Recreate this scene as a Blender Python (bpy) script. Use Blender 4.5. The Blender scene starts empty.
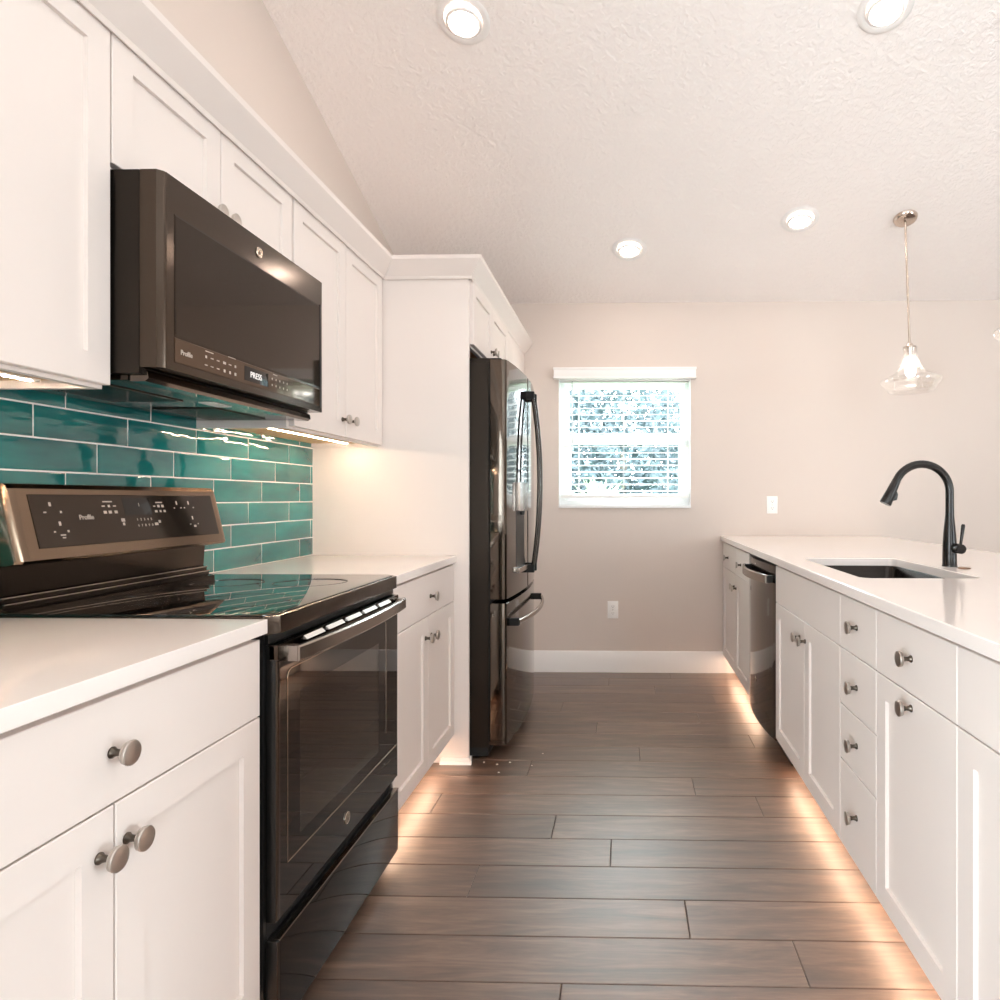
import bpy, bmesh, math, random
from mathutils import Vector, Matrix
random.seed(7)
PI = math.pi
scene = bpy.context.scene
COL = scene.collection

# ------------------------------------------------------------------ camera
cam_d = bpy.data.cameras.new('camera')
cam_d.sensor_width = 36.0
cam_d.lens = 662.41 / 1000 * 36.0
cam_d.shift_x = -0.10883
cam_d.shift_y = -0.00094
cam_d.clip_start = 0.05
cam = bpy.data.objects.new('camera', cam_d)
cam.location = (0, 0, 1.1628)
cam.rotation_euler = (PI/2 - 0.00051, 0, 0.023937)
COL.objects.link(cam)
scene.camera = cam

# ------------------------------------------------------------------ light and exposure
CAN = 78.0        # recessed lamp lenses
LED_U = 170.0      # LED beads under the wall cabinets
LED_T = 30.0       # LED strip under the base cabinets
WARM = (1.0, 0.845, 0.74)
AMBER = (1.0, 0.74, 0.53)
world = bpy.data.worlds.new('sky'); scene.world = world
world.use_nodes = True
bg = world.node_tree.nodes['Background']
bg.inputs[0].default_value = (0.88, 0.945, 1.0, 1)
bg.inputs[1].default_value = 17.0

def portal(name, loc, rot, sx, sy):
    """a light portal: it gives no light of its own, it only guides the sky light in through an opening."""
    d = bpy.data.lights.new(name, 'AREA'); d.shape = 'RECTANGLE'; d.size = sx; d.size_y = sy
    d.cycles.is_portal = True
    o = bpy.data.objects.new(name, d); o.location = loc; o.rotation_euler = rot; COL.objects.link(o)
portal('sky_portal_rear', (1.85, -4.80, 1.08), (PI/2, 0, 0), 1.15, 2.2)
portal('sky_portal_left', (-1.60, -1.85, 1.11), (PI/2, 0, -PI/2), 2.4, 2.25)
portal('sky_portal_right', (5.5, -0.95, 1.11), (PI/2, 0, PI/2), 1.4, 2.25)
portal('sky_portal_back', (0.0, 4.66, 1.54), (PI/2, 0, PI), 0.95, 0.95)

vs = scene.view_settings
vs.view_transform = 'Standard'; vs.look = 'None'; vs.gamma = 1.0; vs.use_curve_mapping = False
vs.exposure = 0.42
scene.cycles.use_denoising = True
scene.cycles.max_bounces = 14
scene.cycles.diffuse_bounces = 7
scene.cycles.glossy_bounces = 6
scene.cycles.transparent_max_bounces = 24
scene.cycles.sample_clamp_indirect = 8.0

# ------------------------------------------------------------------ materials
def srgb(r, g, b):
    f = lambda c: c/12.92 if c <= 0.04045 else ((c+0.055)/1.055)**2.4
    return (f(r/255), f(g/255), f(b/255), 1)
def nmat(name):
    m = bpy.data.materials.new(name); m.use_nodes = True
    return m, m.node_tree, m.node_tree.nodes['Principled BSDF']
def pmat(name, col, rough=0.5, metal=0.0, coat=0.0, bump=None, spec=None, var=0.0, vscale=3.0, emis=None, aniso=None):
    """Principled material with an optional noise bump (scale, strength, distance) and a slight noise colour variation."""
    m, nt, p = nmat(name)
    p.inputs['Base Color'].default_value = (*col[:3], 1)
    p.inputs['Roughness'].default_value = rough
    p.inputs['Metallic'].default_value = metal
    p.inputs['Coat Weight'].default_value = coat
    p.inputs['Coat Roughness'].default_value = 0.04
    if spec is not None: p.inputs['Specular IOR Level'].default_value = spec
    if emis:
        p.inputs['Emission Color'].default_value = (*emis[0], 1); p.inputs['Emission Strength'].default_value = emis[1]
    tc = nt.nodes.new('ShaderNodeTexCoord')
    if var:
        n = nt.nodes.new('ShaderNodeTexNoise'); n.inputs['Scale'].default_value = vscale; n.inputs['Detail'].default_value = 3
        nt.links.new(tc.outputs['Object'], n.inputs['Vector'])
        mx = nt.nodes.new('ShaderNodeMix'); mx.data_type = 'RGBA'
        mx.inputs[6].default_value = tuple(c*(1-var) for c in col[:3]) + (1,)
        mx.inputs[7].default_value = tuple(min(1, c*(1+var)) for c in col[:3]) + (1,)
        nt.links.new(n.outputs['Fac'], mx.inputs[0]); nt.links.new(mx.outputs[2], p.inputs['Base Color'])
    if bump:
        n = nt.nodes.new('ShaderNodeTexNoise'); n.inputs['Scale'].default_value = bump[0]; n.inputs['Detail'].default_value = 3
        nt.links.new(tc.outputs['Object'], n.inputs['Vector'])
        b = nt.nodes.new('ShaderNodeBump'); b.inputs['Strength'].default_value = bump[1]; b.inputs['Distance'].default_value = bump[2]
        nt.links.new(n.outputs['Fac'], b.inputs['Height']); nt.links.new(b.outputs['Normal'], p.inputs['Normal'])
    return m
def emat(name, col, strength):
    m = bpy.data.materials.new(name); m.use_nodes = True; nt = m.node_tree
    nt.nodes.remove(nt.nodes['Principled BSDF'])
    e = nt.nodes.new('ShaderNodeEmission'); e.inputs[0].default_value = (*col[:3], 1); e.inputs[1].default_value = strength
    nt.links.new(e.outputs[0], nt.nodes['Material Output'].inputs['Surface'])
    return m
def thin_glass(name, tint=(1, 1, 1), base=0.04, gain=0.9, rough=0.02, ior=1.45, col=(1, 1, 1)):
    m = bpy.data.materials.new(name); m.use_nodes = True; nt = m.node_tree
    nt.nodes.remove(nt.nodes['Principled BSDF'])
    t = nt.nodes.new('ShaderNodeBsdfTransparent'); t.inputs[0].default_value = (*tint, 1)
    g = nt.nodes.new('ShaderNodeBsdfGlossy'); g.inputs['Roughness'].default_value = rough; g.inputs['Color'].default_value = (*col, 1)
    f = nt.nodes.new('ShaderNodeLayerWeight'); f.inputs[0].default_value = 0.5
    pw = nt.nodes.new('ShaderNodeMath'); pw.operation = 'POWER'; pw.inputs[1].default_value = 4.0
    nt.links.new(f.outputs['Facing'], pw.inputs[0])
    mt = nt.nodes.new('ShaderNodeMath'); mt.operation = 'MULTIPLY_ADD'; mt.inputs[1].default_value = gain; mt.inputs[2].default_value = base
    mt.use_clamp = True
    nt.links.new(pw.outputs[0], mt.inputs[0])
    mx = nt.nodes.new('ShaderNodeMixShader')
    nt.links.new(mt.outputs[0], mx.inputs[0]); nt.links.new(t.outputs[0], mx.inputs[1]); nt.links.new(g.outputs[0], mx.inputs[2])
    nt.links.new(mx.outputs[0], nt.nodes['Material Output'].inputs['Surface'])
    return m

M = {}
M['wall'] = pmat('wall_paint', srgb(214, 201, 192), 0.75, bump=(160, 0.10, 0.002), var=0.01)
M['ceiling'] = pmat('ceiling_knockdown', srgb(248, 241, 237), 0.8, var=0.01)
M['trim'] = pmat('white_trim_paint', srgb(240, 236, 233), 0.4)
M['cab'] = pmat('cabinet_white_paint', srgb(226, 216, 210), 0.42, spec=0.35, var=0.006, vscale=2)
M['cab_in'] = pmat('cabinet_raw_underside', srgb(214, 176, 132), 0.55, var=0.08, vscale=18)
M['cab_side'] = pmat('cabinet_grey_side', srgb(150, 140, 132), 0.5)
M['quartz'] = pmat('white_quartz', srgb(240, 231, 226), 0.13, var=0.012, vscale=9, coat=0.2)
M['knob'] = pmat('brushed_dark_nickel', srgb(196, 189, 182), 0.34, 1.0)
M['knob_dark'] = pmat('dark_nickel_stem', srgb(96, 88, 80), 0.3, 1.0)
M['bsteel'] = pmat('black_stainless', srgb(80, 70, 62), 0.18, 1.0, bump=(2.2, 0.012, 0.01))
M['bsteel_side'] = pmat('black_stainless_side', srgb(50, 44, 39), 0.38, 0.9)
M['bsteel_mirror'] = pmat('black_stainless_polished', srgb(98, 89, 81), 0.07, 1.0, bump=(1.6, 0.01, 0.01))
M['bsteel_light'] = pmat('polished_handle_steel', srgb(158, 148, 140), 0.22, 1.0)
M['bglass'] = pmat('black_glass', srgb(12, 11, 10), 0.03, 0.0, spec=0.4)
M['cookglass'] = pmat('cooktop_black_glass', srgb(8, 8, 7), 0.02, 0.0, coat=0.3, spec=0.7)
M['mwglass'] = pmat('microwave_dark_glass', srgb(62, 53, 46), 0.05, 0.85)
M['panelglass'] = pmat('control_panel_glass', srgb(62, 53, 46), 0.08, 0.7)
M['black'] = pmat('black_enamel', srgb(16, 15, 14), 0.3)
M['blackmat'] = pmat('matt_black', srgb(14, 13, 12), 0.75)
M['faucet'] = pmat('oil_rubbed_black', srgb(30, 26, 24), 0.26, 0.35)
M['sink'] = pmat('dark_sink', srgb(44, 39, 35), 0.22, 0.7)
M['bronze'] = pmat('bronze_disc', srgb(150, 122, 100), 0.3, 1.0)
M['nickel'] = pmat('satin_nickel', srgb(206, 192, 180), 0.22, 1.0)
M['plastic'] = pmat('white_plastic', srgb(244, 241, 238), 0.35)
M['slotdark'] = pmat('outlet_slot_dark', srgb(70, 64, 60), 0.6)
M['grout'] = pmat('white_grout', srgb(240, 236, 230), 0.85)
M['mark'] = pmat('pale_print', srgb(170, 157, 146), 0.5, emis=((0.9, 0.82, 0.72), 0.05))
M['lit'] = emat('lit_display', (1.0, 0.95, 0.9), 0.85)
M['logo'] = pmat('silver_badge', srgb(205, 192, 178), 0.25, 1.0)
M['logo_dark'] = pmat('badge_engraving', srgb(96, 84, 74), 0.4, 1.0)
M['blind'] = pmat('blind_white', srgb(244, 242, 240), 0.5)
M['winframe'] = pmat('vinyl_window_white', srgb(244, 244, 244), 0.35)
M['glass'] = thin_glass('window_glass', (0.97, 1.0, 1.0), 0.0, 0.8)
M['ovenglass'] = thin_glass('oven_door_glass', (0.50, 0.47, 0.44), 0.05, 0.9, 0.02, 1.6)
M['shade'] = thin_glass('clear_pendant_glass', (0.97, 0.965, 0.96), 0.12, 0.85, 0.06, 1.5)
def ribbed(m):
    # the ribbed pendant glass scatters part of the bulb's light
    nt = m.node_tree; out = nt.nodes['Material Output']; a = out.inputs['Surface'].links[0].from_socket
    t = nt.nodes.new('ShaderNodeBsdfTranslucent'); t.inputs[0].default_value = (0.95, 0.93, 0.90, 1)
    mx = nt.nodes.new('ShaderNodeMixShader'); mx.inputs[0].default_value = 0.06
    nt.links.new(a, mx.inputs[1]); nt.links.new(t.outputs[0], mx.inputs[2]); nt.links.new(mx.outputs[0], out.inputs['Surface'])
ribbed(M['shade'])
M['can'] = emat('recessed_lamp_glow', WARM, CAN)
M['bulb'] = emat('bulb_glow', (1.0, 0.88, 0.76), 26)
M['led'] = emat('under_cabinet_led', AMBER, LED_U)
M['ledtoe'] = emat('toe_kick_led', (1.0, 0.67, 0.46), LED_T)
M['rack'] = pmat('oven_rack_chrome', srgb(170, 165, 160), 0.25, 1.0)
M['leaf'] = pmat('hedge_leaf', srgb(64, 78, 82), 0.55, var=0.35, vscale=5)
M['leaf_pale'] = pmat('pale_spiky_leaf', srgb(176, 198, 150), 0.5, var=0.15, vscale=8)
M['bark'] = pmat('bark', srgb(120, 110, 100), 0.8, var=0.2)
M['lawn'] = pmat('lawn', srgb(112, 148, 110), 0.9, var=0.3, vscale=6)
M['speck'] = pmat('white_speck', srgb(240, 232, 224), 0.7)

# ceiling: knockdown texture
def ceiling_texture():
    m = M['ceiling']; nt = m.node_tree; p = nt.nodes['Principled BSDF']
    tc = nt.nodes.new('ShaderNodeTexCoord')
    n = nt.nodes.new('ShaderNodeTexNoise'); n.inputs['Scale'].default_value = 42; n.inputs['Detail'].default_value = 2.5; n.inputs['Roughness'].default_value = 0.55
    cr = nt.nodes.new('ShaderNodeValToRGB'); cr.color_ramp.elements[0].position = 0.42; cr.color_ramp.elements[1].position = 0.60
    b = nt.nodes.new('ShaderNodeBump'); b.inputs['Strength'].default_value = 0.36; b.inputs['Distance'].default_value = 0.006
    nt.links.new(tc.outputs['Object'], n.inputs['Vector']); nt.links.new(n.outputs['Fac'], cr.inputs[0])
    nt.links.new(cr.outputs[0], b.inputs['Height']); nt.links.new(b.outputs['Normal'], p.inputs['Normal'])
ceiling_texture()

# floor: grey-brown wood planks, the grain runs along X; every plank carries its own random number
def wood_floor():
    m, nt, p = nmat('grey_brown_planks'); L = nt.links.new; N = nt.nodes.new
    at = N('ShaderNodeAttribute'); at.attribute_name = 'plank'
    tc = N('ShaderNodeTexCoord')
    sc_ = N('ShaderNodeVectorMath'); sc_.operation = 'MULTIPLY'; sc_.inputs[1].default_value = (1.3, 11.0, 1.0)
    off = N('ShaderNodeVectorMath'); off.operation = 'SCALE'; off.inputs[3].default_value = 37.0
    add = N('ShaderNodeVectorMath'); add.operation = 'ADD'
    L(tc.outputs['Object'], sc_.inputs[0]); L(at.outputs['Color'], off.inputs[0])
    L(sc_.outputs[0], add.inputs[0]); L(off.outputs[0], add.inputs[1])
    n1 = N('ShaderNodeTexNoise'); n1.inputs['Scale'].default_value = 2.0; n1.inputs['Detail'].default_value = 7; n1.inputs['Roughness'].default_value = 0.62; n1.inputs['Distortion'].default_value = 0.7
    n2 = N('ShaderNodeTexNoise'); n2.inputs['Scale'].default_value = 13.0; n2.inputs['Detail'].default_value = 4
    L(add.outputs[0], n1.inputs['Vector']); L(add.outputs[0], n2.inputs['Vector'])
    cr = N('ShaderNodeValToRGB'); e = cr.color_ramp.elements
    e[0].position = 0.28; e[0].color = srgb(66, 49, 40)
    e[1].position = 0.75; e[1].color = srgb(138, 112, 94)
    k = cr.color_ramp.elements.new(0.5); k.color = srgb(102, 79, 65)
    L(n1.outputs['Fac'], cr.inputs[0])
    mul = N('ShaderNodeMix'); mul.data_type = 'RGBA'; mul.blend_type = 'MULTIPLY'; mul.inputs[0].default_value = 1.0
    r2 = N('ShaderNodeValToRGB'); r2.color_ramp.elements[0].position = 0.30; r2.color_ramp.elements[0].color = (0.80, 0.78, 0.77, 1); r2.color_ramp.elements[1].position = 0.62
    L(n2.outputs['Fac'], r2.inputs[0]); L(cr.outputs[0], mul.inputs[6]); L(r2.outputs[0], mul.inputs[7])
    hsv = N('ShaderNodeHueSaturation')
    sep = N('ShaderNodeSeparateColor'); L(at.outputs['Color'], sep.inputs[0])
    mr = N('ShaderNodeMapRange'); mr.inputs[3].default_value = 0.80; mr.inputs[4].default_value = 1.18
    L(sep.outputs[0], mr.inputs[0]); L(mr.outputs[0], hsv.inputs['Value']); L(mul.outputs[2], hsv.inputs['Color'])
    L(hsv.outputs[0], p.inputs['Base Color'])
    rr = N('ShaderNodeMapRange'); rr.inputs[3].default_value = 0.36; rr.inputs[4].default_value = 0.52
    L(n1.outputs['Fac'], rr.inputs[0]); L(rr.outputs[0], p.inputs['Roughness'])
    p.inputs['Specular IOR Level'].default_value = 0.75; p.inputs['Coat Weight'].default_value = 0.7; p.inputs['Coat Roughness'].default_value = 0.40; p.inputs['Coat IOR'].default_value = 1.7
    b = N('ShaderNodeBump'); b.inputs['Strength'].default_value = 0.12; b.inputs['Distance'].default_value = 0.003
    L(n1.outputs['Fac'], b.inputs['Height']); L(b.outputs['Normal'], p.inputs['Normal'])
    return m
M['floor'] = wood_floor()
M['floorgap'] = pmat('plank_joint', srgb(48, 38, 32), 0.7)

# glazed teal tile, wavy hand-made surface
def teal_tile():
    m, nt, p = nmat('teal_glazed_tile'); L = nt.links.new; N = nt.nodes.new
    at = N('ShaderNodeAttribute'); at.attribute_name = 'plank'
    tc = N('ShaderNodeTexCoord')
    n = N('ShaderNodeTexNoise'); n.inputs['Scale'].default_value = 9; n.inputs['Detail'].default_value = 4
    mp = N('ShaderNodeMapping'); mp.inputs['Scale'].default_value = (1, 0.35, 1.3)
    L(tc.outputs['Object'], mp.inputs[0]); L(mp.outputs[0], n.inputs['Vector'])
    cr = N('ShaderNodeValToRGB'); cr.color_ramp.elements[0].position = 0.3; cr.color_ramp.elements[0].color = srgb(0, 88, 90)
    cr.color_ramp.elements[1].position = 0.72; cr.color_ramp.elements[1].color = srgb(26, 128, 124)
    L(n.outputs['Fac'], cr.inputs[0])
    hsv = N('ShaderNodeHueSaturation'); sep = N('ShaderNodeSeparateColor'); L(at.outputs['Color'], sep.inputs[0])
    mr = N('ShaderNodeMapRange'); mr.inputs[3].default_value = 0.82; mr.inputs[4].default_value = 1.15
    L(sep.outputs[0], mr.inputs[0]); L(mr.outputs[0], hsv.inputs['Value']); L(cr.outputs[0], hsv.inputs['Color'])
    L(hsv.outputs[0], p.inputs['Base Color'])
    p.inputs['Roughness'].default_value = 0.06
    p.inputs['Coat Weight'].default_value = 0.5; p.inputs['Coat Roughness'].default_value = 0.02
    n2 = N('ShaderNodeTexNoise'); n2.inputs['Scale'].default_value = 13; n2.inputs['Detail'].default_value = 2.2
    L(mp.outputs[0], n2.inputs['Vector'])
    b = N('ShaderNodeBump'); b.inputs['Strength'].default_value = 0.62; b.inputs['Distance'].default_value = 0.009
    L(n2.outputs['Fac'], b.inputs['Height']); L(b.outputs['Normal'], p.inputs['Normal']); L(b.outputs['Normal'], p.inputs['Coat Normal'])
    return m
M['tile'] = teal_tile()

# ------------------------------------------------------------------ mesh helpers
class MB:
    def __init__(self):
        self.bm = bmesh.new(); self.lay = None
    def rand_layer(self):
        self.lay = self.bm.loops.layers.float_color.new('plank'); return self
    def _tint(self, faces, c):
        if self.lay and c is not None:
            for f in faces:
                for l in f.loops: l[self.lay] = c
    def loft(self, rings, caps=(True, True), closed=True, loop=False):
        bm = self.bm; R = [[bm.verts.new(p) for p in r] for r in rings]; fs = []
        n = len(R[0])
        pairs = list(zip(R[:-1], R[1:])) + ([(R[-1], R[0])] if loop else [])
        for a, b in pairs:
            for i in range(n if closed else n-1):
                j = (i+1) % n
                try: fs.append(bm.faces.new((a[i], a[j], b[j], b[i])))
                except ValueError: pass
        if not loop:
            if caps[0]: fs.append(bm.faces.new(list(reversed(R[0]))))
            if caps[1]: fs.append(bm.faces.new(R[-1]))
        return fs
    def box(self, x0, x1, y0, y1, z0, z1, bev=0.0, seg=2):
        t = bmesh.new()
        v = [t.verts.new((x, y, z)) for x in (x0, x1) for y in (y0, y1) for z in (z0, z1)]
        for f in ((0, 1, 3, 2), (4, 6, 7, 5), (0, 4, 5, 1), (2, 3, 7, 6), (0, 2, 6, 4), (1, 5, 7, 3)):
            t.faces.new([v[i] for i in f])
        if bev: bmesh.ops.bevel(t, geom=t.edges[:], offset=bev, segments=seg, profile=0.7, affect='EDGES')
        self.merge(t); return self
    def merge(self, t, mat=None):
        mp = {}
        for v in t.verts: mp[v] = self.bm.verts.new(mat @ v.co if mat else v.co)
        for f in t.faces:
            try: self.bm.faces.new([mp[v] for v in f.verts])
            except ValueError: pass
        t.free()
    def prism(self, poly, axis, a, b, bev=0.0):
        """poly of 2-D points in the two other axes (in x,y,z order), extruded along axis from a to b."""
        def P(p, q):
            if axis == 'x': return (q, p[0], p[1])
            if axis == 'y': return (p[0], q, p[1])
            return (p[0], p[1], q)
        t = bmesh.new()
        A = [t.verts.new(P(p, a)) for p in poly]; B = [t.verts.new(P(p, b)) for p in poly]
        n = len(poly)
        for i in range(n): t.faces.new((A[i], A[(i+1) % n], B[(i+1) % n], B[i]))
        t.faces.new(A); t.faces.new(list(reversed(B)))
        if bev: bmesh.ops.bevel(t, geom=[e for e in t.edges], offset=bev, segments=2, profile=0.7, affect='EDGES')
        self.merge(t); return self
    def lathe(self, prof, c, axis='z', seg=32, caps=(True, True), sgn=1):
        c = Vector(c); rings = []
        for r, h in prof:
            ring = []
            for i in range(seg):
                a = 2*PI*i/seg; u, w = r*math.cos(a), r*math.sin(a)
                if axis == 'z': ring.append(c + Vector((u, w, sgn*h)))
                elif axis == 'x': ring.append(c + Vector((sgn*h, u, w)))
                else: ring.append(c + Vector((u, sgn*h, w)))
            rings.append(ring)
        self.loft(rings, caps); return self
    def tube(self, pts, rad, seg=14, flat=None, up=None):
        """sweep a circle (or an ellipse: flat = ratio) along pts; rad is a number or a list."""
        pts = [Vector(p) for p in pts]; n = len(pts); rings = []
        T0 = (pts[1]-pts[0]).normalized()
        ref = Vector(up) if up else (Vector((0, 0, 1)) if abs(T0.z) < 0.9 else Vector((0, 1, 0)))
        N = (ref - T0*ref.dot(T0)).normalized()
        for i in range(n):
            T = (pts[min(i+1, n-1)] - pts[max(i-1, 0)]).normalized()
            N = (N - T*N.dot(T)).normalized(); B = T.cross(N)
            r = rad[i] if isinstance(rad, (list, tuple)) else rad
            rb = r*flat if flat else r
            rings.append([pts[i] + N*r*math.cos(2*PI*k/seg) + B*rb*math.sin(2*PI*k/seg) for k in range(seg)])
        self.loft(rings); return self
    def rectloft(self, S, y0, y1, z0, z1, rings):
        """rings of rectangles on a vertical face: (inset, depth); S maps (y, z, depth) to a point."""
        R = []
        for ins, d in rings:
            R.append([S(y0+ins, z0+ins, d), S(y1-ins, z0+ins, d), S(y1-ins, z1-ins, d), S(y0+ins, z1-ins, d)])
        return self.loft(R)

LOC = {}
def props(o, label=None, cat=None, group=None, kind=None):
    if label: o['label'] = label
    if cat: o['category'] = cat
    if group: o['group'] = group
    if kind: o['kind'] = kind
    return o
def obj(name, mb, mat, parent=None, label=None, cat=None, group=None, kind=None, angle=38, smooth=True):
    bm = mb.bm
    bmesh.ops.recalc_face_normals(bm, faces=bm.faces[:])
    co = [v.co for v in bm.verts]
    lo = Vector([min(c[i] for c in co) for i in range(3)]); hi = Vector([max(c[i] for c in co) for i in range(3)])
    org = (lo+hi)/2
    if parent is None: org.z = lo.z
    bmesh.ops.translate(bm, verts=bm.verts[:], vec=-org)
    for f in bm.faces: f.smooth = smooth
    me = bpy.data.meshes.new(name); bm.to_mesh(me); bm.free()
    if smooth: me.set_sharp_from_angle(angle=math.radians(angle))
    me.materials.append(M[mat] if isinstance(mat, str) else mat)
    o = bpy.data.objects.new(name, me); COL.objects.link(o)
    LOC[o.name] = org.copy()
    if parent:
        o.parent = parent; o.location = org - LOC[parent.name]
    else: o.location = org
    return props(o, label, cat, group, kind)
def thing(name, loc, label, cat, group=None):
    o = bpy.data.objects.new(name, None); o.empty_display_size = 0.1; COL.objects.link(o)
    o.location = loc; LOC[o.name] = Vector(loc)
    return props(o, label, cat, group)
def struct(name, mb, mat, parent=None, **k):
    return obj(name, mb, mat, parent, kind=None if parent else 'structure', **k)
def inst(name, src, loc, parent, rotz=0.0):
    """a further object sharing the mesh of src, placed at a world point under parent."""
    o = src.copy(); o.name = name; COL.objects.link(o)
    o.parent = parent; o.location = Vector(loc) - LOC[parent.name]; o.rotation_euler = (0, 0, rotz)
    LOC[o.name] = Vector(loc)
    return o
def text(name, s, size, loc, rot, mat, parent, ext=0.0004, bold=0.0):
    cu = bpy.data.curves.new(name, 'FONT'); cu.body = s; cu.size = size; cu.align_x = 'CENTER'; cu.align_y = 'CENTER'; cu.extrude = ext; cu.offset = bold
    t = bpy.data.objects.new(name, cu); COL.objects.link(t)
    bpy.context.view_layer.update()
    me = bpy.data.meshes.new_from_object(t.evaluated_get(bpy.context.evaluated_depsgraph_get()))
    bpy.data.objects.remove(t); bpy.data.curves.remove(cu)
    me.materials.clear(); me.materials.append(M[mat])
    o = bpy.data.objects.new(name, me); COL.objects.link(o)
    o.parent = parent; o.location = Vector(loc) - LOC[parent.name]; o.rotation_euler = rot
    return o

# ------------------------------------------------------------------ the room
XW, YB, XR_, YR = -1.386, 4.445, 5.3, -4.6
ZC, SL = 2.477, 0.305
YRIDGE = (YB + YR)/2
def zceil(y): return ZC + SL*(min(YB-y, y-YR))
TH = 0.14

# floor
def build_floor():
    mb = MB().rand_layer()
    known = {-1: -.151, 0: .441, 1: .173, 2: -.461, 3: -.046, 4: -.252, 5: -.719, 6: .279, 7: -.41, 8: .068, 9: -.62, 10: -.142, 11: .391, 12: -.349, 13: .52, 14: .184, 15: -.1, 16: .3}
    p, Lk, g = 0.1688, 1.228, 0.0011
    k = -37
    while True:
        y0 = 1.586 + k*p; y1 = y0 + p; k += 1
        if y0 > YB: break
        kk = k-1
        xj = known.get(kk, random.uniform(-.6, .6))
        xs = [XW]; x = xj
        while x - Lk > XW + 0.1: x -= Lk
        while x < XR_:
            if x > XW+0.02: xs.append(x)
            x += Lk
        xs.append(XR_)
        ya, yb = max(y0, YR), min(y1, YB)
        if yb-ya < 0.01: continue
        for a, b in zip(xs[:-1], xs[1:]):
            R = []
            for ins, z in ((g, -0.012), (g, -0.0012), (g+0.0018, 0.0)):
                R.append([(a+ins, ya+ins, z), (b-ins, ya+ins, z), (b-ins, yb-ins, z), (a+ins, yb-ins, z)])
            fs = mb.loft(R, caps=(False, True))
            c = (random.random(), random.random(), random.random(), 1)
            mb._tint(fs, c)
    fl = obj('floor', mb, 'floor', kind='structure', angle=20)
    sub = MB().box(XW-TH, XR_+TH, YR-TH, YB+TH, -0.06, -0.004)
    obj('subfloor', sub, 'floorgap', fl)
build_floor()

# walls (window and door openings are real holes)
def wall_with_hole(name, axis, c0, c1, a0, a1, z1, hole, mat='wall'):
    mb = MB(); h0, h1, hz0, hz1 = hole
    def b(u0, u1, w0, w1):
        if u1-u0 > 1e-4 and w1-w0 > 1e-4:
            if axis == 'y': mb.box(u0, u1, c0, c1, w0, w1)
            else: mb.box(c0, c1, u0, u1, w0, w1)
    b(a0, h0, -0.06, z1); b(h1, a1, -0.06, z1); b(h0, h1, -0.06, hz0); b(h0, h1, hz1, z1)
    return mb
WX0, WX1, WZ0, WZ1 = -.4435, .442, 1.101, 1.985
struct('wall_back', wall_with_hole('wall_back', 'y', YB, YB+TH, XW-TH, XR_+TH, ZC+0.02, (WX0, WX1, WZ0, WZ1)), 'wall', smooth=False)
DX0, DX1, DZ1 = 1.3, 2.4, 2.15
struct('wall_rear', wall_with_hole('wall_rear', 'y', YR-TH, YR, XW-TH, XR_+TH, ZC+0.02, (DX0, DX1, 0.0, DZ1)), 'wall', smooth=False)
gable = [(YR-TH, -0.06), (YB+TH, -0.06), (YB+TH, ZC-0.02), (YRIDGE, zceil(YRIDGE)+0.03), (YR-TH, ZC-0.02)]
LY0, LY1, LZ0, LZ1 = -3.0, -0.7, 0.02, 2.2
def build_wall_left():
    mb = MB()
    mb.box(XW-TH, XW, LY1, YB+TH, -0.06, ZC-0.02); mb.box(XW-TH, XW, YR-TH, LY0, -0.06, ZC-0.02)
    mb.box(XW-TH, XW, LY0, LY1, -0.06, LZ0); mb.box(XW-TH, XW, LY0, LY1, LZ1, ZC-0.02)
    mb.prism([(YR-TH, ZC-0.02), (YB+TH, ZC-0.02), (YRIDGE, zceil(YRIDGE)+0.03)], 'x', XW-TH, XW)
    bmesh.ops.remove_doubles(mb.bm, verts=mb.bm.verts[:], dist=1e-5)
    struct('wall_left', mb, 'wall', smooth=False)
build_wall_left()
mbr = MB()
SY0, SY1, SZ0, SZ1 = -1.6, -0.3, 0.02, 2.2
mbr.box(XR_, XR_+TH, YR-TH, SY0, -0.06, ZC); mbr.box(XR_, XR_+TH, SY1, YB+TH, -0.06, ZC)
mbr.box(XR_, XR_+TH, SY0, SY1, -0.06, SZ0); mbr.box(XR_, XR_+TH, SY0, SY1, SZ1, ZC)
mbr.prism([(YR-TH, ZC-0.02), (YB+TH, ZC-0.02), (YRIDGE, zceil(YRIDGE)+0.03)], 'x', XR_+0.0005, XR_+TH)
struct('wall_right', mbr, 'wall', smooth=False)
cpoly = [(YB+TH, ZC-SL*TH), (YRIDGE, zceil(YRIDGE)), (YR-TH, ZC-SL*TH), (YR-TH, ZC-SL*TH+0.12), (YRIDGE, zceil(YRIDGE)+0.12), (YB+TH, ZC-SL*TH+0.12)]
struct('ceiling', MB().prism(cpoly, 'x', XW-TH, XR_+TH), 'ceiling', smooth=False)

# baseboards
def base_profile(d=0.014, h=0.142): return [(0, 0.0), (d, 0.0), (d, h-0.012), (d*0.45, h), (0, h)]
mb = MB(); pr = [(YB-x, z) for x, z in base_profile()]
mb.prism(pr, 'x', -0.66, 0.735); struct('baseboard_back', mb, 'trim')
mb = MB(); mb.prism(pr, 'x', 1.36, XR_-0.02); struct('baseboard_far', mb, 'trim')
mb = MB(); pr2 = [(XR_-x, z) for x, z in base_profile()]; mb.prism(pr2, 'y', SY1+.01, YB-0.02); struct('baseboard_right', mb, 'trim')

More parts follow.
